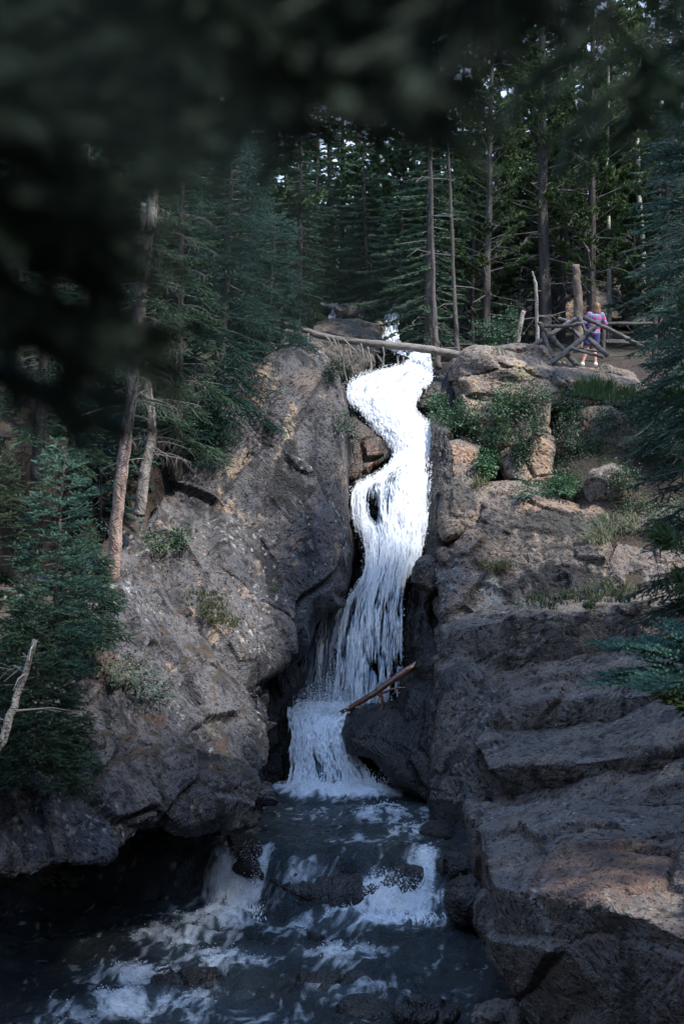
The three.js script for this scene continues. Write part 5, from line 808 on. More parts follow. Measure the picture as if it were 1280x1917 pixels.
// ------------------------------------------------------------------ fallen and drifted logs
const woodMat = new THREE.MeshStandardMaterial({ vertexColors: true, roughness: 0.85, bumpMap: barkTex, bumpScale: 0.015 });
const wetWoodMat = new THREE.MeshPhysicalMaterial({ vertexColors: true, roughness: 0.22, bumpMap: barkTex, bumpScale: 0.01, clearcoat: 0.6, clearcoatRoughness: 0.15 });
const OLDWOOD = bark([0.10, 0.088, 0.078], [0.24, 0.205, 0.18], 3), REDWOOD = bark([0.11, 0.042, 0.022], [0.24, 0.10, 0.05], 6), SILVER = bark([0.36, 0.33, 0.29], [0.62, 0.58, 0.5], 7), BRANCHWOOD = bark([0.13, 0.115, 0.1], [0.30, 0.27, 0.245], 8);
function limb(list, color, seed, sides = 5) { return tube(curve(list, 5, 0.025, seed), sides, 0.1, seed, color); }
{
  const g = thing('fallen_log', 'weathered fallen log with hanging dead branches spanning the top of the falls', 'log');
  mesh('trunk', tube(curve([[530, 606, 36.9, 0.06], [554, 613, 36.8, 0.075], [609, 631, 36.6, 0.085], [687, 642, 36.5, 0.09], [766, 650, 36.4, 0.1], [812, 656, 36.3, 0.105], [846, 662, 36.25, 0.1], [874, 667, 36.2, 0.07]], 8, 0.03, 3), 12, 0.16, 3, OLDWOOD), woodMat, g);
  const z = (a, b) => [500 + a / 3.2, 540 + b / 3.2];
  const br = [[[490, 340], [500, 400], [510, 480], [515, 512]], [[600, 350], [620, 440], [628, 520], [624, 620]], [[616, 335], [660, 400], [712, 475]], [[385, 285], [425, 358]], [[190, 240], [222, 300], [245, 335]], [[780, 400], [784, 480], [803, 540], [790, 592]], [[815, 410], [820, 480], [834, 540], [820, 594]], [[440, 380], [480, 560], [512, 620], [540, 700], [562, 762]], [[600, 400], [630, 540], [632, 640], [636, 710], [590, 764]], [[455, 300], [500, 350], [545, 400], [498, 480]], [[530, 320], [600, 360], [684, 384]], [[250, 270], [240, 330], [220, 370]], [[560, 330], [575, 420], [540, 470]], [[690, 350], [700, 400], [690, 470], [650, 560]], [[420, 300], [440, 380], [430, 440]], [[350, 280], [380, 330], [340, 400]]];
  const r = rng(71);
  br.forEach((l, i) => {
    const d = 36.5 - 0.25 * r(), list = l.map((p, k) => [...z(...p), d - 0.12 * k * r(), 0.02 * (1 - k / l.length) + 0.006]);
    const m = mesh('branch', limb(list, BRANCHWOOD, i + 20), woodMat, g), tw = [];
    for (let k = 0; k < 7; k++) { const a = list[(r() * (list.length - 1)) | 0], b = list[Math.min(list.length - 1, 1 + ((r() * (list.length - 1)) | 0))], t = r(), x = lerp(a[0], b[0], t), y = lerp(a[1], b[1], t); tw.push(limb([[x, y, a[2], 0.006], [x + 9 * (r() - 0.5), y + 7 * r(), a[2] + 0.1 * (r() - 0.5), 0.005], [x + 20 * (r() - 0.5), y + 16 * r(), a[2] + 0.2 * (r() - 0.5), 0.003]], BRANCHWOOD, i * 9 + k, 3)); }
    mesh('twigs', mergeGeometries(tw), woodMat, m).userData.kind = 'stuff';
  });
}
{
  const g = thing('drift_log', 'wet red-brown log jammed slantwise at the foot of the waterfall', 'log');
  mesh('trunk', tube(curve([[629, 1341, 31, 0.055], [669, 1317, 30.9, 0.065], [703, 1296, 30.9, 0.07], [748, 1264, 31, 0.075], [790, 1236, 31.3, 0.07]], 8, 0.015, 5), 12, 0.08, 5, REDWOOD), wetWoodMat, g);
  mesh('root', limb([[706, 1294, 30.9, 0.045], [715, 1310, 30.85, 0.04], [714, 1330, 30.8, 0.035], [708, 1345, 30.7, 0.05]], REDWOOD, 31, 7), wetWoodMat, g);
  mesh('root', limb([[708, 1302, 30.9, 0.03], [735, 1290, 30.85, 0.025], [760, 1287, 30.8, 0.02]], REDWOOD, 32, 6), wetWoodMat, g);
  mesh('branch', limb([[676, 1315, 30.85, 0.022], [675, 1330, 30.8, 0.02], [677, 1345, 30.75, 0.016]], REDWOOD, 33, 6), wetWoodMat, g);
}
for (const [lab, list, s] of [['bleached white log lying across the stream far behind the round boulder', [[556, 569, 44, 0.09], [590, 571, 44, 0.1], [632, 573, 44, 0.09]], 41], ['second pale log end resting beside the pale angular rock upstream', [[642, 574, 44.3, 0.08], [662, 572, 44.3, 0.09], [684, 573, 44.3, 0.07]], 42], ['grey leaning dead tree crossing the wood high left of the pale aspen', [[672, 374, 50, 0.05], [730, 372, 50, 0.06], [760, 380, 50, 0.07], [790, 400, 50, 0.08]], 43], ['thin fallen pole slanting through the shade behind the person', [[1110, 480, 45, 0.04], [1160, 494, 45, 0.045], [1225, 514, 45, 0.05]], 44]]) {
  const g = thing('fallen_log', lab, 'log'); mesh('trunk', tube(curve(list, 6, 0.04, s), 9, 0.14, s, s < 43 ? SILVER : OLDWOOD), woodMat, g); mesh('branch', limb([list[1], [list[1][0] + 12, list[1][1] - 12, list[1][2], 0.02], [list[1][0] + 22, list[1][1] - 16, list[1][2] + 0.2, 0.008]], OLDWOOD, s + 3), woodMat, g);
}
// ------------------------------------------------------------------ the log fence on the boulder
{
  const g = thing('log_fence', 'rustic fence of crossed grey logs on the boulder above the falls', 'fence'), q = (a, b, d, r) => [920 + a / 3.556, 500 + b / 3.556, d, r];
  const FW = bark([0.048, 0.045, 0.044], [0.14, 0.127, 0.12], 13), CUT = (l, a, p, cap) => cap ? [0.42, 0.30, 0.18] : FW(l, a, p, false);
  const logs = [['post', [[318, 368, 37.3, 0.07], [350, 425, 37.35, 0.072], [400, 500, 37.45, 0.07]]], ['post', [[336, 440, 37.2, 0.055], [370, 520, 37.1, 0.06], [410, 604, 36.9, 0.06]]], ['post', [[176, 596, 37, 0.062], [330, 490, 37.2, 0.065], [470, 395, 37.5, 0.06], [556, 344, 37.7, 0.055]]], ['post', [[186, 588, 37.2, 0.05], [300, 505, 37.35, 0.055], [390, 440, 37.5, 0.05]]], ['post', [[372, 656, 36.6, 0.068], [500, 560, 36.75, 0.07], [610, 465, 36.95, 0.066], [700, 390, 37.1, 0.06]]], ['post', [[398, 466, 37.05, 0.062], [470, 545, 37, 0.065], [560, 652, 36.85, 0.065]]],
    ['rail', [[350, 392, 37.15, 0.045], [470, 394, 37.1, 0.05], [600, 376, 37.05, 0.048]]], ['post', [[516, 404, 37.35, 0.045], [560, 440, 37.3, 0.05], [610, 490, 37.2, 0.045]]], ['post', [[578, 326, 37.2, 0.045], [600, 370, 37.1, 0.045], [640, 450, 37, 0.04], [745, 556, 36.8, 0.04]]], ['rail', [[612, 336, 36.85, 0.055], [760, 405, 36.8, 0.055], [900, 475, 36.75, 0.052], [1010, 535, 36.7, 0.05]]], ['post', [[640, 470, 36.95, 0.06], [690, 520, 36.85, 0.065], [770, 590, 36.75, 0.065]]], ['rail', [[530, 542, 36.7, 0.04], [620, 566, 36.65, 0.042], [740, 600, 36.6, 0.04]]], ['rail', [[470, 520, 37.3, 0.035], [600, 548, 37.25, 0.038], [720, 560, 37.2, 0.035]]], ['post', [[490, 580, 37, 0.055], [530, 610, 36.95, 0.055], [575, 655, 36.9, 0.055]]], ['rail', [[440, 344, 37.7, 0.045], [480, 352, 37.65, 0.05], [530, 372, 37.6, 0.045]]], ['rail', [[470, 400, 37.5, 0.04], [520, 370, 37.45, 0.045], [580, 335, 37.4, 0.045]]]];
  logs.forEach(([n, l], i) => mesh(n, tube(curve(l.map(a => q(...a)), 14, 0.02, 60 + i), 11, 0.22, 60 + i, i % 3 ? CUT : CUT), woodMat, g));
  const g2 = thing('log_fence', 'low dark rail fence receding behind the person toward the shaded trees', 'fence');
  for (const [n, l] of [['rail', [[730, 378, 39.6, 0.05], [900, 376, 39.8, 0.05], [1070, 376, 40, 0.05]]], ['rail', [[735, 492, 39.4, 0.04], [820, 490, 39.5, 0.045], [885, 494, 39.6, 0.04]]], ['rail', [[760, 500, 39, 0.04], [900, 505, 39.2, 0.04], [1070, 500, 39.6, 0.04]]], ['post', [[1082, 420, 40, 0.08], [1084, 380, 40, 0.08], [1086, 320, 40, 0.07]]], ['post', [[1080, 600, 40, 0.08], [1083, 480, 40, 0.08], [1084, 400, 40, 0.08]]], ['post', [[740, 560, 39.2, 0.06], [745, 460, 39.3, 0.06], [748, 360, 39.4, 0.06]]]]) mesh(n, tube(curve(l.map(a => q(...a)), 5, 0.01, 90), 9, 0.1, 91, DARKBARK), woodMat, g2);
}
// ------------------------------------------------------------------ the person at the fence
{
  const K = 1.65 / 118, base = P(1108, 684, 37.75); base.y = topAt(base.x, base.z, 99, 0.25) - 0.01;
  const g = thing('person', 'person in pink and blue plaid shirt and navy shorts standing at the log fence', 'person', null, base);
  const C = (a, b, r1, r2) => { const ba = V3().subVectors(b, a), l2 = ba.lengthSq(); return (x, y, z) => { const px = x - a.x, py = y - a.y, pz = z - a.z, h = clamp((px * ba.x + py * ba.y + pz * ba.z) / l2), dx = px - ba.x * h, dy = py - ba.y * h, dz = pz - ba.z * h; return Math.sqrt(dx * dx + dy * dy + dz * dz) - lerp(r1, r2, h); }; };
  const E = (c, rx, ry, rz) => (x, y, z) => { const a = (x - c.x) / rx, b = (y - c.y) / ry, e = (z - c.z) / rz, k0 = Math.sqrt(a * a + b * b + e * e), k1 = Math.sqrt((a / rx) ** 2 + (b / ry) ** 2 + (e / rz) ** 2); return k1 < 1e-6 ? -Math.min(rx, ry, rz) : k0 * (k0 - 1) / k1; };
  const U = (list, k) => (x, y, z) => { let d = 9; for (const f of list) d = smin(d, f(x, y, z), k); return d; };
  const build = (f, box, h, color) => { const q = surface(f, box, h), p = q.attributes.position.array, n = q.attributes.normal.array, c = new Float32Array(p.length); for (let i = 0; i < p.length; i += 3) c.set(color(p[i], p[i + 1], p[i + 2], n[i + 2]), i); q.setAttribute('color', new THREE.BufferAttribute(c, 3)); return q; };
  const skin = () => [0.52, 0.29, 0.22], sLx = -0.10, sRx = 0.245;
  const hip = V3(0.0, 0.88, 0), kneeL = V3(-0.15, 0.47, -0.03), ankL = V3(-0.27, 0.09, 0.06), kneeR = V3(0.05, 0.46, -0.02), ankR = V3(0.075, 0.09, 0.05), shL = V3(sLx, 1.37, 0), shR = V3(sRx, 1.36, 0), elL = V3(-0.215, 1.16, 0.0), elR = V3(0.335, 1.13, -0.02), wrL = V3(-0.09, 1.03, -0.17), wrR = V3(0.22, 1.03, -0.16), head = V3(0.105, 1.555, -0.01), neck = V3(0.08, 1.42, 0.0);
  // the body: one continuous surface, arms and legs tapering
  const bodyList = [C(hip.clone().add(V3(-0.09, -0.03, 0)), kneeL, 0.088, 0.056), C(kneeL, V3().lerpVectors(kneeL, ankL, 0.4), 0.056, 0.055), C(V3().lerpVectors(kneeL, ankL, 0.35), ankL, 0.056, 0.034), C(ankL, ankL.clone().add(V3(-0.03, -0.055, -0.13)), 0.036, 0.03), C(hip.clone().add(V3(0.08, -0.03, 0)), kneeR, 0.088, 0.056), C(kneeR, V3().lerpVectors(kneeR, ankR, 0.4), 0.055, 0.054), C(V3().lerpVectors(kneeR, ankR, 0.35), ankR, 0.055, 0.034), C(ankR, ankR.clone().add(V3(0.03, -0.055, -0.13)), 0.036, 0.03),
    E(V3(0.0, 0.9, 0), 0.165, 0.12, 0.115), E(V3(0.03, 1.08, 0), 0.13, 0.17, 0.095), E(V3(0.065, 1.27, 0), 0.16, 0.16, 0.105), C(V3(sLx + 0.03, 1.37, 0), V3(sRx - 0.03, 1.36, 0), 0.055, 0.055), C(V3(0.075, 1.38, 0), V3(0.1, 1.5, -0.005), 0.05, 0.047), C(shL, elL, 0.05, 0.038), C(elL, wrL, 0.038, 0.026), C(shR, elR, 0.05, 0.038), C(elR, wrR, 0.038, 0.026)];
  const hand = (w, dir, s) => { const fw = dir, across = V3(s, 0, 0).addScaledVector(fw, -s * fw.x).normalize(), down = V3().crossVectors(fw, across), L = [C(w, w.clone().addScaledVector(fw, 0.06), 0.026, 0.03), C(w.clone().addScaledVector(across, 0.02), w.clone().addScaledVector(fw, 0.075).addScaledVector(across, 0.022), 0.02, 0.018), C(w.clone().addScaledVector(across, -0.02), w.clone().addScaledVector(fw, 0.075).addScaledVector(across, -0.022), 0.02, 0.018)]; [[-0.03, 0.058], [-0.011, 0.07], [0.01, 0.066], [0.03, 0.05]].forEach(([o, l]) => { const a = w.clone().addScaledVector(fw, 0.078).addScaledVector(across, o), b = a.clone().addScaledVector(fw, l * 0.55).addScaledVector(down, 0.012), c = b.clone().addScaledVector(fw, l * 0.35).addScaledVector(down, 0.028); L.push(C(a, b, 0.0095, 0.009), C(b, c, 0.009, 0.0075)); }); const t0 = w.clone().addScaledVector(fw, 0.03).addScaledVector(across, 0.03), t1 = t0.clone().addScaledVector(fw, 0.03).addScaledVector(across, 0.026), t2 = t1.clone().addScaledVector(fw, 0.03).addScaledVector(down, 0.012); L.push(C(t0, t1, 0.0125, 0.0105), C(t1, t2, 0.0105, 0.0085)); return U(L, 0.008); };
  const headF = U([E(head, 0.078, 0.112, 0.092), E(head.clone().add(V3(0.018, -0.06, -0.035)), 0.055, 0.06, 0.06), C(head.clone().add(V3(0.042, 0.012, -0.083)), head.clone().add(V3(0.05, -0.025, -0.108)), 0.009, 0.014), E(head.clone().add(V3(0.082, -0.01, 0.0)), 0.012, 0.03, 0.02), E(head.clone().add(V3(-0.08, -0.01, 0.0)), 0.012, 0.03, 0.02), C(head.clone().add(V3(0.018, -0.068, -0.09)), head.clone().add(V3(0.058, -0.066, -0.085)), 0.008, 0.008)], 0.02);
  const B = (c, r) => [c.x - r, c.y - r, c.z - r, c.x + r, c.y + r, c.z + r];
  const hl = V3().subVectors(wrL, elL).normalize(), hr = V3().subVectors(wrR, elR).normalize();
  const eye = (x, y, z) => { const a = x - head.x - 0.018, b = y - head.y, e = z - head.z; for (const s of [-0.028, 0.042]) if (e < -0.05 && (a - s) ** 2 + (b - 0.012) ** 2 < 0.00012) return [0.03, 0.025, 0.02]; return e < -0.05 && Math.abs(b + 0.067) < 0.009 && Math.abs(a - 0.012) < 0.028 ? [0.42, 0.13, 0.12] : skin(); };
  const parts = [build(U(bodyList, 0.03), [-0.45, -0.05, -0.35, 0.5, 1.6, 0.3], 0.012, skin), build(headF, B(head, 0.15), 0.006, eye), build(hand(wrL, hl, -1), B(wrL.clone().addScaledVector(hl, 0.08), 0.13), 0.0048, skin), build(hand(wrR, hr, 1), B(wrR.clone().addScaledVector(hr, 0.08), 0.13), 0.0048, skin)];
  const cloth = (rough) => new THREE.MeshStandardMaterial({ vertexColors: true, roughness: rough });
  mesh('body', mergeGeometries(parts), new THREE.MeshPhysicalMaterial({ vertexColors: true, roughness: 0.55 }), g);
  const shirt = U([E(V3(0.015, 0.90, 0), 0.185, 0.14, 0.135), E(V3(0.04, 1.08, 0), 0.165, 0.2, 0.125), E(V3(0.065, 1.27, 0), 0.178, 0.17, 0.122), C(V3(sLx + 0.02, 1.375, 0), V3(sRx - 0.02, 1.365, 0), 0.066, 0.066), C(shL, elL, 0.066, 0.058), C(elL, V3().lerpVectors(elL, wrL, 0.72), 0.056, 0.045), C(shR, elR, 0.066, 0.058), C(elR, V3().lerpVectors(elR, wrR, 0.72), 0.056, 0.045)], 0.035);
  const PK = [0.46, 0.08, 0.20], BL = [0.06, 0.17, 0.30], LV = [0.19, 0.11, 0.26], PW = [0.32, 0.40, 0.46];
  const fold = (f, y0) => (x, y, z) => smax(f(x, y, z) + 0.008 * noise(x * 9, y * 7, z * 9), y0 - y, 0.01);
  mesh('shirt', build(fold(shirt, 0.79), [-0.45, 0.72, -0.35, 0.55, 1.55, 0.3], 0.011, (x, y, z) => { const u = ((x + 0.25 * z) / 0.15 % 1 + 1) % 1, v = (y / 0.155 % 1 + 1) % 1, a = u < 0.5, b = v < 0.5; let c = a && b ? PK : !a && !b ? BL : LV; if (Math.abs(u - 0.75) < 0.06 || Math.abs(v - 0.75) < 0.06) c = mixc(c, PW, 0.6); return c; }), cloth(0.9), g);
  const shorts = U([E(V3(0.0, 0.9, 0), 0.18, 0.12, 0.13), C(V3(-0.09, 0.85, 0), V3(-0.145, 0.62, -0.01), 0.108, 0.105), C(V3(0.085, 0.85, 0), V3(0.075, 0.62, -0.01), 0.108, 0.105)], 0.04);
  mesh('shorts', build(fold(shorts, 0.57), [-0.4, 0.5, -0.3, 0.4, 1.1, 0.3], 0.011, (x, y, z) => mixc([0.028, 0.034, 0.13], [0.05, 0.055, 0.17], clamp(0.5 + noise(x * 14, y * 14, z * 14)))), cloth(0.9), g);
  const hair = U([E(head.clone().add(V3(-0.004, 0.02, 0.022)), 0.098, 0.122, 0.1), E(head.clone().add(V3(-0.02, -0.09, 0.06)), 0.088, 0.12, 0.055), E(head.clone().add(V3(0.045, -0.11, 0.055)), 0.055, 0.11, 0.045), E(head.clone().add(V3(-0.065, -0.1, 0.02)), 0.04, 0.12, 0.06)], 0.03);
  mesh('hair', build((x, y, z) => hair(x, y, z) + 0.007 * noise(x * 45, y * 6, z * 45), [head.x - 0.2, head.y - 0.3, head.z - 0.2, head.x + 0.2, head.y + 0.2, head.z + 0.22], 0.007, (x, y, z) => mixc([0.10, 0.048, 0.03], [0.30, 0.17, 0.085], clamp(0.35 + 1.1 * noise(x * 40, y * 4, z * 40) + 2.4 * (x - head.x) - 1.2 * (y - head.y)))), cloth(0.6), g);  // lighter brown towards the right and below paints sun on the hair
  for (const [a, s] of [[ankL, -1], [ankR, 1]]) { const t = a.clone().add(V3(0.03 * s, -0.055, -0.15)); mesh('shoe', build((x, y, z) => smax(U([C(a.clone().add(V3(0, -0.03, 0.02)), t, 0.048, 0.043), C(a.clone().add(V3(0, 0.0, 0)), a.clone().add(V3(0, -0.03, 0.02)), 0.043, 0.05)], 0.02)(x, y, z), 0.005 - y, 0.006), [a.x - 0.12, -0.02, a.z - 0.28, a.x + 0.12, 0.2, a.z + 0.15], 0.007, () => [0.72, 0.72, 0.7]), cloth(0.8), g); }
}
// ------------------------------------------------------------------ shrubs, grass and plants
const shrubMat = new THREE.MeshPhysicalMaterial({ vertexColors: true, roughness: 0.6, transmission: 0.25, thickness: 0, side: THREE.DoubleSide });
function shrub(name, label, category, lobes, o) {
  const r = rng(o.seed), F1 = new Faces(), stems = [], g = thing(name, label, category, o.group), a = o.pal || [[0.025, 0.065, 0.025], [0.06, 0.13, 0.05]];
  for (const [px, py, d0, rx, ry, rz] of lobes) {
    const c = P(px, py, o.free ? d0 : stoneDepth(px, py, d0) - 0.12), clumps = []; const nc = Math.round(14 * (rx + ry) * 1.6) + 5;
    for (let i = 0; i < nc; i++) { const q = V3(r() * 2 - 1, r() * 2 - 1, r() * 2 - 1); if (q.lengthSq() > 1) { i--; continue; } clumps.push([V3(c.x + q.x * rx, c.y + q.y * ry, c.z + q.z * rz), 0.10 + 0.12 * r()]); stems.push(tube([[c.clone().add(V3((r() - 0.5) * 0.3 * rx, -ry * 0.6, -0.2)), 0.009], [clumps[clumps.length - 1][0], 0.003]], 3)); }
    for (const [p, s] of clumps) for (let k = 0; k < o.leaves; k++) {
      const q = V3(r() * 2 - 1, r() * 2 - 1, r() * 2 - 1).multiplyScalar(s), dir = q.clone().add(V3((r() - 0.5) * 0.1, 0.05, (r() - 0.5) * 0.1 + 0.04)).normalize(), side = V3().crossVectors(dir, V3(r() - 0.5, 1, r() - 0.5)).normalize(), l = o.size * (0.6 + 0.7 * r());
      F1.leaf(p.clone().add(q), dir, side, l, l * (o.wide ?? 0.34), mixc(a[0], a[1], clamp(r() * 0.8 + 0.3 * noise(p.x * 3, p.y * 3, p.z * 3) + 0.1)));
    }
  }
  mesh('stems', mergeGeometries(stems), deadMat, g).userData.kind = 'stuff'; mesh('leaves', F1.geo(), shrubMat, g).userData.kind = 'stuff';
}
const LEAFY = [[0.03, 0.085, 0.036], [0.07, 0.17, 0.07]];
shrub('shrub', 'leafy green shrub hanging beside the waterfall lip under the broad boulder', 'shrub', [[838, 786, 34.6, 0.35, 0.35, 0.3], [880, 780, 34.4, 0.4, 0.4, 0.3], [820, 760, 35, 0.2, 0.25, 0.2]], { seed: 81, leaves: 80, size: 0.055, pal: LEAFY });
shrub('shrub', 'dense shrub trailing down between the two sunlit tan blocks', 'shrub', [[935, 790, 34, 0.42, 0.5, 0.3], [915, 850, 33.7, 0.28, 0.4, 0.25], [955, 745, 34.4, 0.4, 0.25, 0.3]], { seed: 82, leaves: 80, size: 0.055, pal: LEAFY });
shrub('shrub', 'dark shrub crowning the ledge in the middle below the broad boulder', 'shrub', [[1000, 745, 34.6, 0.45, 0.3, 0.3], [1060, 760, 34.4, 0.5, 0.35, 0.3], [1000, 800, 34, 0.2, 0.25, 0.2], [975, 845, 33.6, 0.16, 0.4, 0.2]], { seed: 83, leaves: 80, size: 0.05, pal: [[0.026, 0.065, 0.028], [0.055, 0.125, 0.052]] });
shrub('shrub', 'dark curtain of shrub hanging down the shaded crack in the block cliff', 'shrub', [[1065, 830, 34.2, 0.32, 0.75, 0.3], [1050, 900, 33.8, 0.26, 0.4, 0.3], [1110, 850, 34.1, 0.35, 0.6, 0.3]], { seed: 84, leaves: 80, size: 0.05, pal: [[0.026, 0.06, 0.028], [0.05, 0.11, 0.05]] });
shrub('shrub', 'wide dark shrub between the shaded crack and the spruce boughs', 'shrub', [[1150, 780, 34.2, 0.6, 0.45, 0.3], [1210, 800, 34, 0.6, 0.6, 0.3], [1180, 860, 33.8, 0.5, 0.5, 0.3], [1250, 870, 33.6, 0.5, 0.6, 0.3]], { seed: 85, leaves: 74, size: 0.05, pal: [[0.026, 0.06, 0.028], [0.05, 0.11, 0.05]] });
shrub('shrub', 'dark shrub spilling over the soil under the spruce boughs at the right edge', 'shrub', [[1230, 910, 33, 0.6, 0.4, 0.4], [1190, 950, 32.6, 0.5, 0.3, 0.4], [1262, 975, 32.2, 0.6, 0.45, 0.4], [1165, 890, 33.4, 0.35, 0.35, 0.3]], { seed: 95, leaves: 70, size: 0.05, pal: [[0.03, 0.062, 0.026], [0.055, 0.115, 0.046]] });
shrub('plant', 'bright green leafy plants on the needle-covered ledge by the small boulder', 'plant', [[1060, 918, 33, 0.32, 0.24, 0.25], [1085, 890, 33.3, 0.2, 0.2, 0.2]], { seed: 86, leaves: 64, size: 0.06, pal: [[0.035, 0.1, 0.04], [0.06, 0.18, 0.075]] });
shrub('plant', 'low green plants at the inner end of the needle-covered ledge', 'plant', [[985, 916, 33.1, 0.3, 0.12, 0.2], [1020, 916, 33, 0.25, 0.14, 0.2]], { seed: 87, leaves: 34, size: 0.05, pal: [[0.035, 0.1, 0.04], [0.06, 0.16, 0.065]] });
shrub('plant', 'tuft of fresh green leaves rooted under the pinkish block', 'plant', [[905, 868, 33.4, 0.18, 0.2, 0.18]], { seed: 88, leaves: 64, size: 0.06, pal: [[0.035, 0.1, 0.04], [0.06, 0.17, 0.06]] });
shrub('shrub', 'pale green bush in the shade left of the fence', 'shrub', [[916, 625, 39.4, 0.42, 0.42, 0.4], [950, 605, 40, 0.3, 0.4, 0.3]], { seed: 89, leaves: 74, size: 0.06, pal: [[0.03, 0.085, 0.04], [0.06, 0.14, 0.075]] });
shrub('shrub', 'small green sprig growing off the cliff edge over the chute', 'shrub', [[640, 790, 33.2, 0.28, 0.16, 0.2], [662, 802, 33.4, 0.16, 0.1, 0.15]], { seed: 90, leaves: 26, size: 0.05, pal: [[0.03, 0.07, 0.03], [0.055, 0.12, 0.05]] });
shrub('shrub', 'dark green clump beside the white water at the chute top', 'shrub', [[648, 700, 36, 0.28, 0.16, 0.2], [622, 690, 36.2, 0.2, 0.14, 0.2]], { seed: 91, leaves: 64, size: 0.05, pal: [[0.02, 0.04, 0.016], [0.04, 0.075, 0.03]] });
shrub('plant', 'grey-green ground plants on the needle slope above the big rock', 'plant', [[270, 1270, 25.6, 0.45, 0.14, 0.5], [220, 1250, 25.2, 0.4, 0.14, 0.4], [300, 1292, 25.4, 0.3, 0.1, 0.4]], { seed: 92, leaves: 30, size: 0.05, pal: [[0.05, 0.085, 0.055], [0.11, 0.16, 0.11]] });
shrub('plant', 'small green plant cushion on the left bank right of the bare trunk', 'plant', [[300, 1016, 28.4, 0.34, 0.12, 0.3], [330, 1006, 28.6, 0.2, 0.12, 0.2]], { seed: 93, leaves: 36, size: 0.05, pal: [[0.03, 0.085, 0.03], [0.06, 0.14, 0.05]] });
shrub('plant', 'young green leaves sprouting under the small spruce on the left bank', 'plant', [[180, 1180, 23, 0.3, 0.25, 0.3], [150, 1230, 22, 0.3, 0.2, 0.3]], { seed: 94, leaves: 24, size: 0.055, pal: [[0.04, 0.095, 0.035], [0.075, 0.16, 0.055]] });
function grass(label, patches, o) {
  const r = rng(o.seed), pos = [], idx = [], col = [], g = thing(o.name || 'grass_tuft', label, 'grass', o.group);
  for (const [px, py, d, rx, n, h] of patches) {
   const roots = []; for (let k = 0; k < 26; k++) { const jx = px + (r() * 2 - 1) * rx / d * F, jy = py + (r() * 2 - 1) * rx * 0.35 / d * F; roots.push(P(jx, jy, stoneDepth(jx, jy, d))); }
   for (let i = 0; i < n; i++) {
    const c = roots[(r() * roots.length) | 0], x = c.x + (r() * 2 - 1) * 0.08, z = c.z + (r() * 2 - 1) * 0.08, y = c.y - 0.03, L = h * (0.6 + 0.6 * r()), a = r() * 6.28, bend = (o.bend ?? 0.35) * (0.4 + r()), dx = Math.cos(a) + (o.lean ?? 0), dz = Math.sin(a) + 0.3, w = 0.006 + 0.005 * r(), b = pos.length / 3, cc = mixc(o.pal[0], o.pal[1], r());
    for (let k = 0; k <= 3; k++) { const u = k / 3, yy = y + L * (u - bend * u * u * 0.8), xx = x + dx * L * bend * u * u, zz = z + dz * L * bend * u * u, ww = w * (1 - u * 0.9); pos.push(xx - ww, yy, zz, xx + ww, yy, zz); col.push(...cc, ...cc); if (k) { const q = b + k * 2; idx.push(q - 2, q - 1, q, q - 1, q + 1, q); } }
  } }
  mesh('blades', geom(pos, idx, col), shrubMat, g).userData.kind = 'stuff';
}
grass('bright green grass tuft at the edge of the broad boulder below the person', [[1110, 735, 35.2, 0.45, 420, 0.5], [1150, 742, 35.1, 0.4, 320, 0.45], [1195, 748, 35, 0.4, 300, 0.35]], { seed: 101, pal: [[0.04, 0.085, 0.024], [0.11, 0.185, 0.055]] });
grass('long pale sedge drooping over the ledge rim by the spruce', [[1150, 985, 31.8, 0.45, 420, 0.6], [1120, 1010, 31.4, 0.3, 220, 0.5]], { seed: 102, pal: [[0.09, 0.12, 0.06], [0.2, 0.2, 0.11]], bend: 0.95, lean: -0.6 });
grass('dry grass fringe hanging under the pinkish block', [[900, 905, 33.2, 0.2, 120, 0.3], [925, 1060, 31.2, 0.3, 160, 0.3]], { seed: 103, pal: [[0.09, 0.11, 0.04], [0.16, 0.16, 0.06]], bend: 0.8 });
grass('mossy grass cushion growing in a pocket of the lower grey cliff', [[385, 1120, 28.6, 0.4, 260, 0.16], [420, 1160, 28.6, 0.35, 260, 0.16], [400, 1145, 28.5, 0.3, 200, 0.14]], { seed: 104, pal: [[0.05, 0.07, 0.02], [0.10, 0.115, 0.035]], bend: 0.7 });
grass('thin green grass on the dark ledge under the sedge', [[1060, 1120, 30.4, 0.6, 320, 0.25], [1150, 1110, 30, 0.6, 320, 0.3], [1000, 1128, 30.2, 0.4, 160, 0.2]], { seed: 105, pal: [[0.035, 0.06, 0.02], [0.07, 0.1, 0.035]], bend: 0.7 });

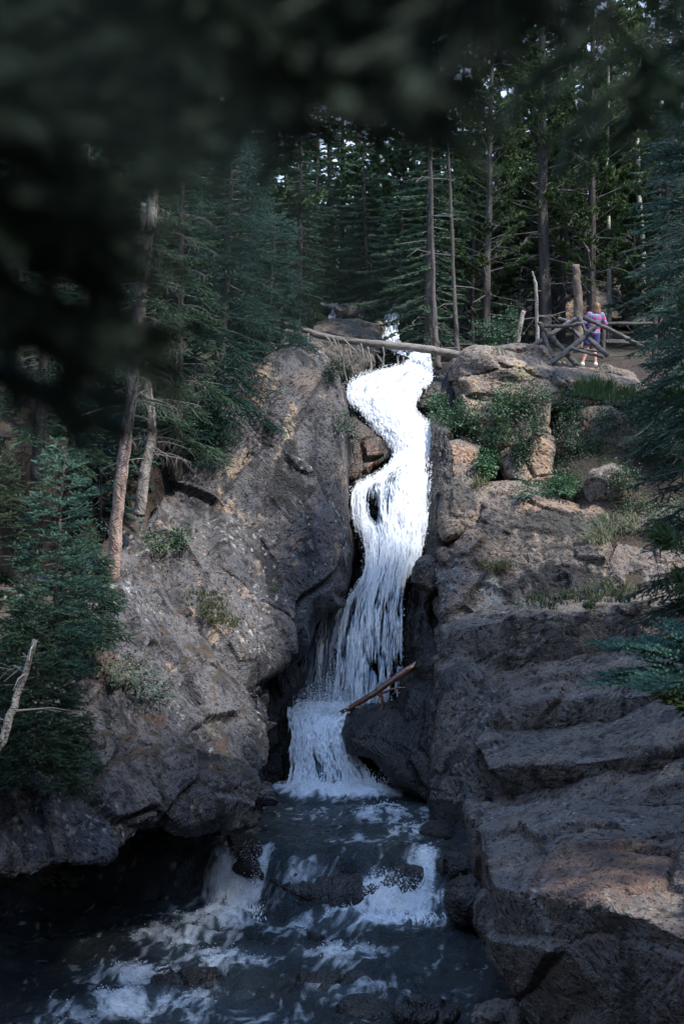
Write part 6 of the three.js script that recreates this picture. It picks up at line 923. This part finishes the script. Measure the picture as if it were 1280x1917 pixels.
// ------------------------------------------------------------------ blurred boughs close to the lens, and the tree they hang from
{
  const g = thing('overhanging_spruce', 'dark out-of-focus spruce boughs framing the top and left edge', 'spruce tree'), r = rng(201);
  const dark = [[0.022, 0.044, 0.028], [0.038, 0.066, 0.042]], T = twigSet({ size: 1.0, pal: dark, seed: 202 }), lines = [], S = { step: 0.075, sag: 0.5, emit: T.emit, lines, bareIn: 0.05 };  // needle colour darkened to paint in the shade the boughs hang in
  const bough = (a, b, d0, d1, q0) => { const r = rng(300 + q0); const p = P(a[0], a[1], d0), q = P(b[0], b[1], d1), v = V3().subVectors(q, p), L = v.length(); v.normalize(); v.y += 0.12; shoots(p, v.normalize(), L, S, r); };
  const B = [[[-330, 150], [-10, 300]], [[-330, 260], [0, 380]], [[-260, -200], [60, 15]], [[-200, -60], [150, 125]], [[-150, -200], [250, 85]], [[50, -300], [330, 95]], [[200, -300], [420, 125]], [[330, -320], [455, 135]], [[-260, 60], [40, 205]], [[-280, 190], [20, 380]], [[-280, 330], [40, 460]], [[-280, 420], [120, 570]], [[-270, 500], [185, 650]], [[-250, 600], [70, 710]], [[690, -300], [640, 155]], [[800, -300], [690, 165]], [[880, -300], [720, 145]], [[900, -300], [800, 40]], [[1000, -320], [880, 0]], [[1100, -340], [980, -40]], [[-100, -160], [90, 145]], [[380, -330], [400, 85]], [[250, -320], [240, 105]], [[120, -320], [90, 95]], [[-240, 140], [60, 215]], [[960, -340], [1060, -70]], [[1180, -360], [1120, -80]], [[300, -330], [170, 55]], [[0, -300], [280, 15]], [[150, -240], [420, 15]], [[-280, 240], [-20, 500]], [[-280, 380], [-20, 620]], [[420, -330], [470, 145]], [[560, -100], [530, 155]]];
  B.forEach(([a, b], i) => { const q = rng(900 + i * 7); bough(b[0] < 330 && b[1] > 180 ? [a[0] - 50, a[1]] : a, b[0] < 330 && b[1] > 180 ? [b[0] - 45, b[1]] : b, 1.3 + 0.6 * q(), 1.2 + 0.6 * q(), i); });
  // the rest of that crown: over and behind the photographer
  const trunkTop = V3(-1.6, 5.6, 1.2);
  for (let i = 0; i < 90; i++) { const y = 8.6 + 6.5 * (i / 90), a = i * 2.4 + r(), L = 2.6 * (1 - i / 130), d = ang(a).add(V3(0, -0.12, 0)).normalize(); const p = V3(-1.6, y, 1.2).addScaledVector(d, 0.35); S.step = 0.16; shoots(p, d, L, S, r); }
  for (let i = 0; i < 70; i++) { const d = 0.2 + 4.2 * r(), x = (r() * 2 - 1) * 3.2, y = EYE + 0.33 * d + 0.75 + 1.8 * r(), v = V3(0.5 * (r() - 0.5) + 0.4, -0.1, -0.7 * r()).normalize(); shoots(V3(x - 0.6, y, -d), v, 1.3, S, r); }  // loose unseen boughs added above the view to shade those below
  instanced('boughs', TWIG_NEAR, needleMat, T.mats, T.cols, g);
  mesh('branches', mergeGeometries(lines.map(l => tube(l.filter((_, i) => i % 2 === 0 || i === l.length - 1), 4))), new THREE.MeshStandardMaterial({ color: new THREE.Color(0.07, 0.058, 0.05), roughness: 1 }), g).userData.kind = 'stuff';
  mesh('trunk', tube([[V3(-1.6, 5.4, 1.2), 0.2], [V3(-1.6, 9, 1.2), 0.17], [V3(-1.6, 13, 1.2), 0.1], [V3(-1.6, 16, 1.2), 0.03]], 9, 0.12, 3, GREYBARK), barkMat, g);
}
{ // the green bough end lit at the top right
  const g = thing('spruce_bough', 'blurred green bough tip hanging into the upper right corner', 'bough'), r = rng(211), T = twigSet({ size: 0.9, pal: [[0.04, 0.075, 0.045], [0.07, 0.12, 0.08]], seed: 212 }), lines = [], S = { step: 0.075, sag: 0.4, emit: T.emit, lines, bareIn: 0.05 };
  for (const [a, b] of [[[1330, -120], [1170, 190]], [[1200, -200], [1110, 130]], [[1380, -60], [1250, 150]]]) { const p = P(a[0], a[1], 2.2), q = P(b[0], b[1], 2.1), v = V3().subVectors(q, p), L = v.length(); shoots(p, v.normalize(), L, S, r); }
  instanced('needles', TWIG_NEAR, needleMat, T.mats, T.cols, g);
  mesh('branches', mergeGeometries(lines.map(l => tube(l, 4))), deadMat, g).userData.kind = 'stuff';
}
renderer.render(scene, camera);
